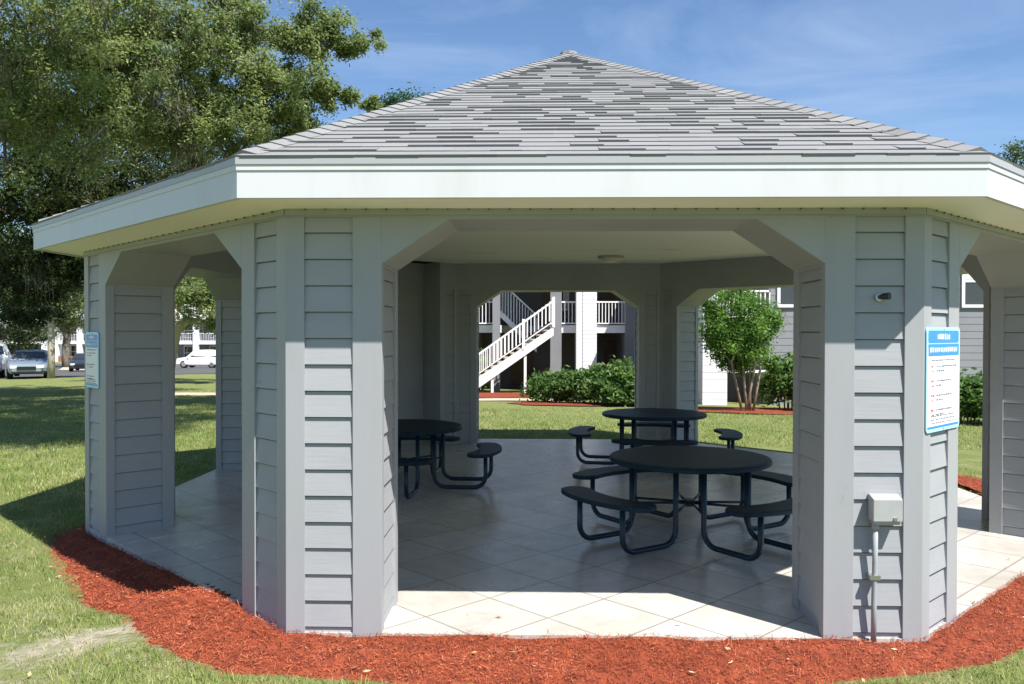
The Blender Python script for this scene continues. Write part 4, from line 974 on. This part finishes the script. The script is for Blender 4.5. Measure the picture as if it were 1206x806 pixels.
# ------------------------------------------------------------------ CARS
def car(name, loc, rz, paint, label, kind='sedan'):
    t = empty(name, loc, rz, label, 'car', 'cars parked in the lot')
    L_, Wd = (4.6, 1.8) if kind == 'sedan' else (4.8, 1.9)
    if kind == 'sedan':
        st_ = [(-2.3, .40, .66, .70, .70), (-2.2, .30, .80, .93, .93), (-1.75, .24, .90, 1.0, 1.02), (-1.45, .24, .90, 1.02, 1.05), (-.85, .22, .90, .98, 1.40), (0, .2, .90, .95, 1.45), (.5, .2, .9, .93, 1.40), (1.2, .22, .9, .92, .97), (1.7, .24, .9, .86, .88), (2.1, .28, .82, .76, .77), (2.3, .36, .68, .58, .58)]
        prof_low = None
    elif kind == 'suv':
        st_ = [(-2.4, .42, .75, .95, .97), (-2.35, .32, .86, 1.05, 1.62), (-2.0, .27, .93, 1.08, 1.72), (-1.2, .25, .95, 1.06, 1.76), (-.2, .25, .95, 1.04, 1.76), (.5, .25, .95, 1.02, 1.70), (1.15, .26, .94, 1.0, 1.08), (1.8, .28, .92, .96, .98), (2.2, .3, .86, .88, .89), (2.4, .42, .72, .66, .66)]
    else:  # pickup
        st_ = [(-2.7, .5, .86, 1.1, 1.1), (-2.65, .42, .93, 1.12, 1.12), (-1.2, .38, .95, 1.12, 1.12), (-1.12, .38, .95, 1.12, 1.12), (-.95, .38, .95, 1.12, 1.80), (0, .36, .95, 1.12, 1.86), (.55, .36, .95, 1.12, 1.80), (1.2, .36, .95, 1.12, 1.2), (2.0, .38, .94, 1.08, 1.12), (2.55, .4, .9, 1.0, 1.02), (2.7, .5, .8, .8, .8)]
        L_ = 5.4
    vs, fs = [], []; k = 10
    for x, z0, hw, zb, zr in st_:
        ht = hw-.04 if zr-zb < .15 else hw*.72
        half = [(hw*.88, z0), (hw, z0+.12), (hw*1.0, (z0+zb)/2+.05), (hw*.97, zb), (ht, zr)]
        ring = [(x, -a, z) for a, z in half]+[(x, a, z) for a, z in half[::-1]]
        vs += ring
    n = len(st_)
    for i in range(n-1):
        for j in range(k): fs.append((i*k+j, i*k+(j+1) % k, (i+1)*k+(j+1) % k, (i+1)*k+j))
    fs += [tuple(range(k)), tuple(range(n*k-1, (n-1)*k-1, -1))]
    m2 = MB(); m2.add(vs, fs); body = m2.build('body', paint, t, smooth=False, bevel=.02)
    # glass
    roof = [s_ for s_ in st_ if s_[4]-s_[3] > .3]; idx0 = st_.index(roof[0]); idx1 = st_.index(roof[-1])
    front, nxt = st_[idx1], st_[idx1+1]; rear, prv = st_[idx0], st_[idx0-1]
    def lerp3(a, b_, f_): return tuple(a[i]+(b_[i]-a[i])*f_ for i in range(3))
    hr = front[2]*.72; hb = nxt[2]*.9
    def quad(nm, pts, off):
        m3 = MB(); m3.ext([tuple(Vector(p)+Vector(off)) for p in pts], tuple(Vector(off).normalized()*-.02)); m3.build(nm, M['glass'], t)
    quad('windshield', [lerp3((front[0], -hr, front[4]), (nxt[0], -hb, nxt[4]), .1), lerp3((front[0], hr, front[4]), (nxt[0], hb, nxt[4]), .1), lerp3((front[0], hr, front[4]), (nxt[0], hb, nxt[4]), .88), lerp3((front[0], -hr, front[4]), (nxt[0], -hb, nxt[4]), .88)], (.012, 0, .014))
    hp = prv[2]*.88
    if kind != 'suv':
        quad('rear_window', [lerp3((rear[0], -hr, rear[4]), (prv[0], -hp, prv[4]), .12), lerp3((rear[0], hr, rear[4]), (prv[0], hp, prv[4]), .12), lerp3((rear[0], hr, rear[4]), (prv[0], hp, prv[4]), .8), lerp3((rear[0], -hr, rear[4]), (prv[0], -hp, prv[4]), .8)], (-.012, 0, .014))
    else: quad('rear_window', [(-2.38, -.6, 1.12), (-2.38, .6, 1.12), (-2.36, .58, 1.55), (-2.36, -.58, 1.55)], (-.03, 0, 0))
    for s_ in (-1, 1):
        segs = [(rear[0]+.02, (rear[0]+front[0])/2-.06), ((rear[0]+front[0])/2+.02, front[0]+.25)]
        for x0, x1 in segs:
            m3 = MB(); yb, yt = .925*.97, .925*.745; zb_, zt_ = roof[0][3]+.05, roof[0][4]-.09
            xt1 = min(x1, front[0]); q = [(x0-.05 if x0 < 0 else x0, s_*yb, zb_), (x1, s_*yb, zb_), (xt1-.05, s_*yt, zt_), (x0+.08, s_*yt, zt_)]
            m3.ext(q, (0, s_*.015, 0)); m3.build('side_window', M['glass'], t)
        for xw in ((1.4, -1.4) if kind != 'pickup' else (1.7, -1.75)):
            rw = .33 if kind == 'sedan' else .38
            m3 = MB(); m3.tube([(xw, s_*.70, rw), (xw, s_*.90, rw), (xw, s_*.935, rw)], [rw, rw, rw*.9], 20); wh = m3.build('wheel', M['tyre'], t)
            m3 = MB(); m3.tube([(xw, s_*.93, rw), (xw, s_*.95, rw)], [rw*.64, rw*.58], 16); m3.build('rim', M['rim'], wh)
            # dark wheel arch
        zl = .62 if kind == 'sedan' else .82
        m3 = MB(); m3.box((st_[-2][0]+.10, s_*.60, zl), (.24, .32, .13), -s_*.35); m3.build('headlight', M['lamp'], t, bevel=.02)
        m3 = MB(); m3.box((st_[0][0]+.06, s_*.66, zl+.16), (.16, .24, .16)); m3.build('tail_light', M['tail'], t, bevel=.02)
        m3 = MB(); m3.box((front[0]+.42, s_*.98, roof[0][3]+.04), (.12, .16, .11)); m3.build('mirror', paint, t, bevel=.02)
    m3 = MB(); m3.box((st_[-1][0]+.0, 0, zl-.06), (.10, .85, .18)); m3.build('grille', M['black'], t, bevel=.015)
    m3 = MB(); m3.box((st_[-1][0]+.01, 0, zl-.27), (.12, 1.3, .1)); m3.build('bumper_intake', M['black'], t, bevel=.015)
    return t
def gz(x, y): return (x, y, terrain(x, y)+.025)
p = at(37, 440, 43.5); car('parked_car', gz(p.x, p.y), R(-64), M['silver'], 'silver blue sedan facing the lawn beside the pale tree trunk')
p = at(-8, 440, 45.5); car('parked_car', gz(p.x-.2, p.y), R(-64), M['whitecar'], 'white pickup truck cut off by the left edge of the picture', 'pickup')
p = at(238, 431, 80); car('parked_car', gz(p.x, p.y), R(176), M['whitecar'], 'white sport utility vehicle seen through the left arch', 'suv')
p = at(101, 430, 66); car('parked_car', gz(p.x, p.y), R(-70), M['darkcar'], 'dark car half hidden behind the left pier with the small notice')
print('done')
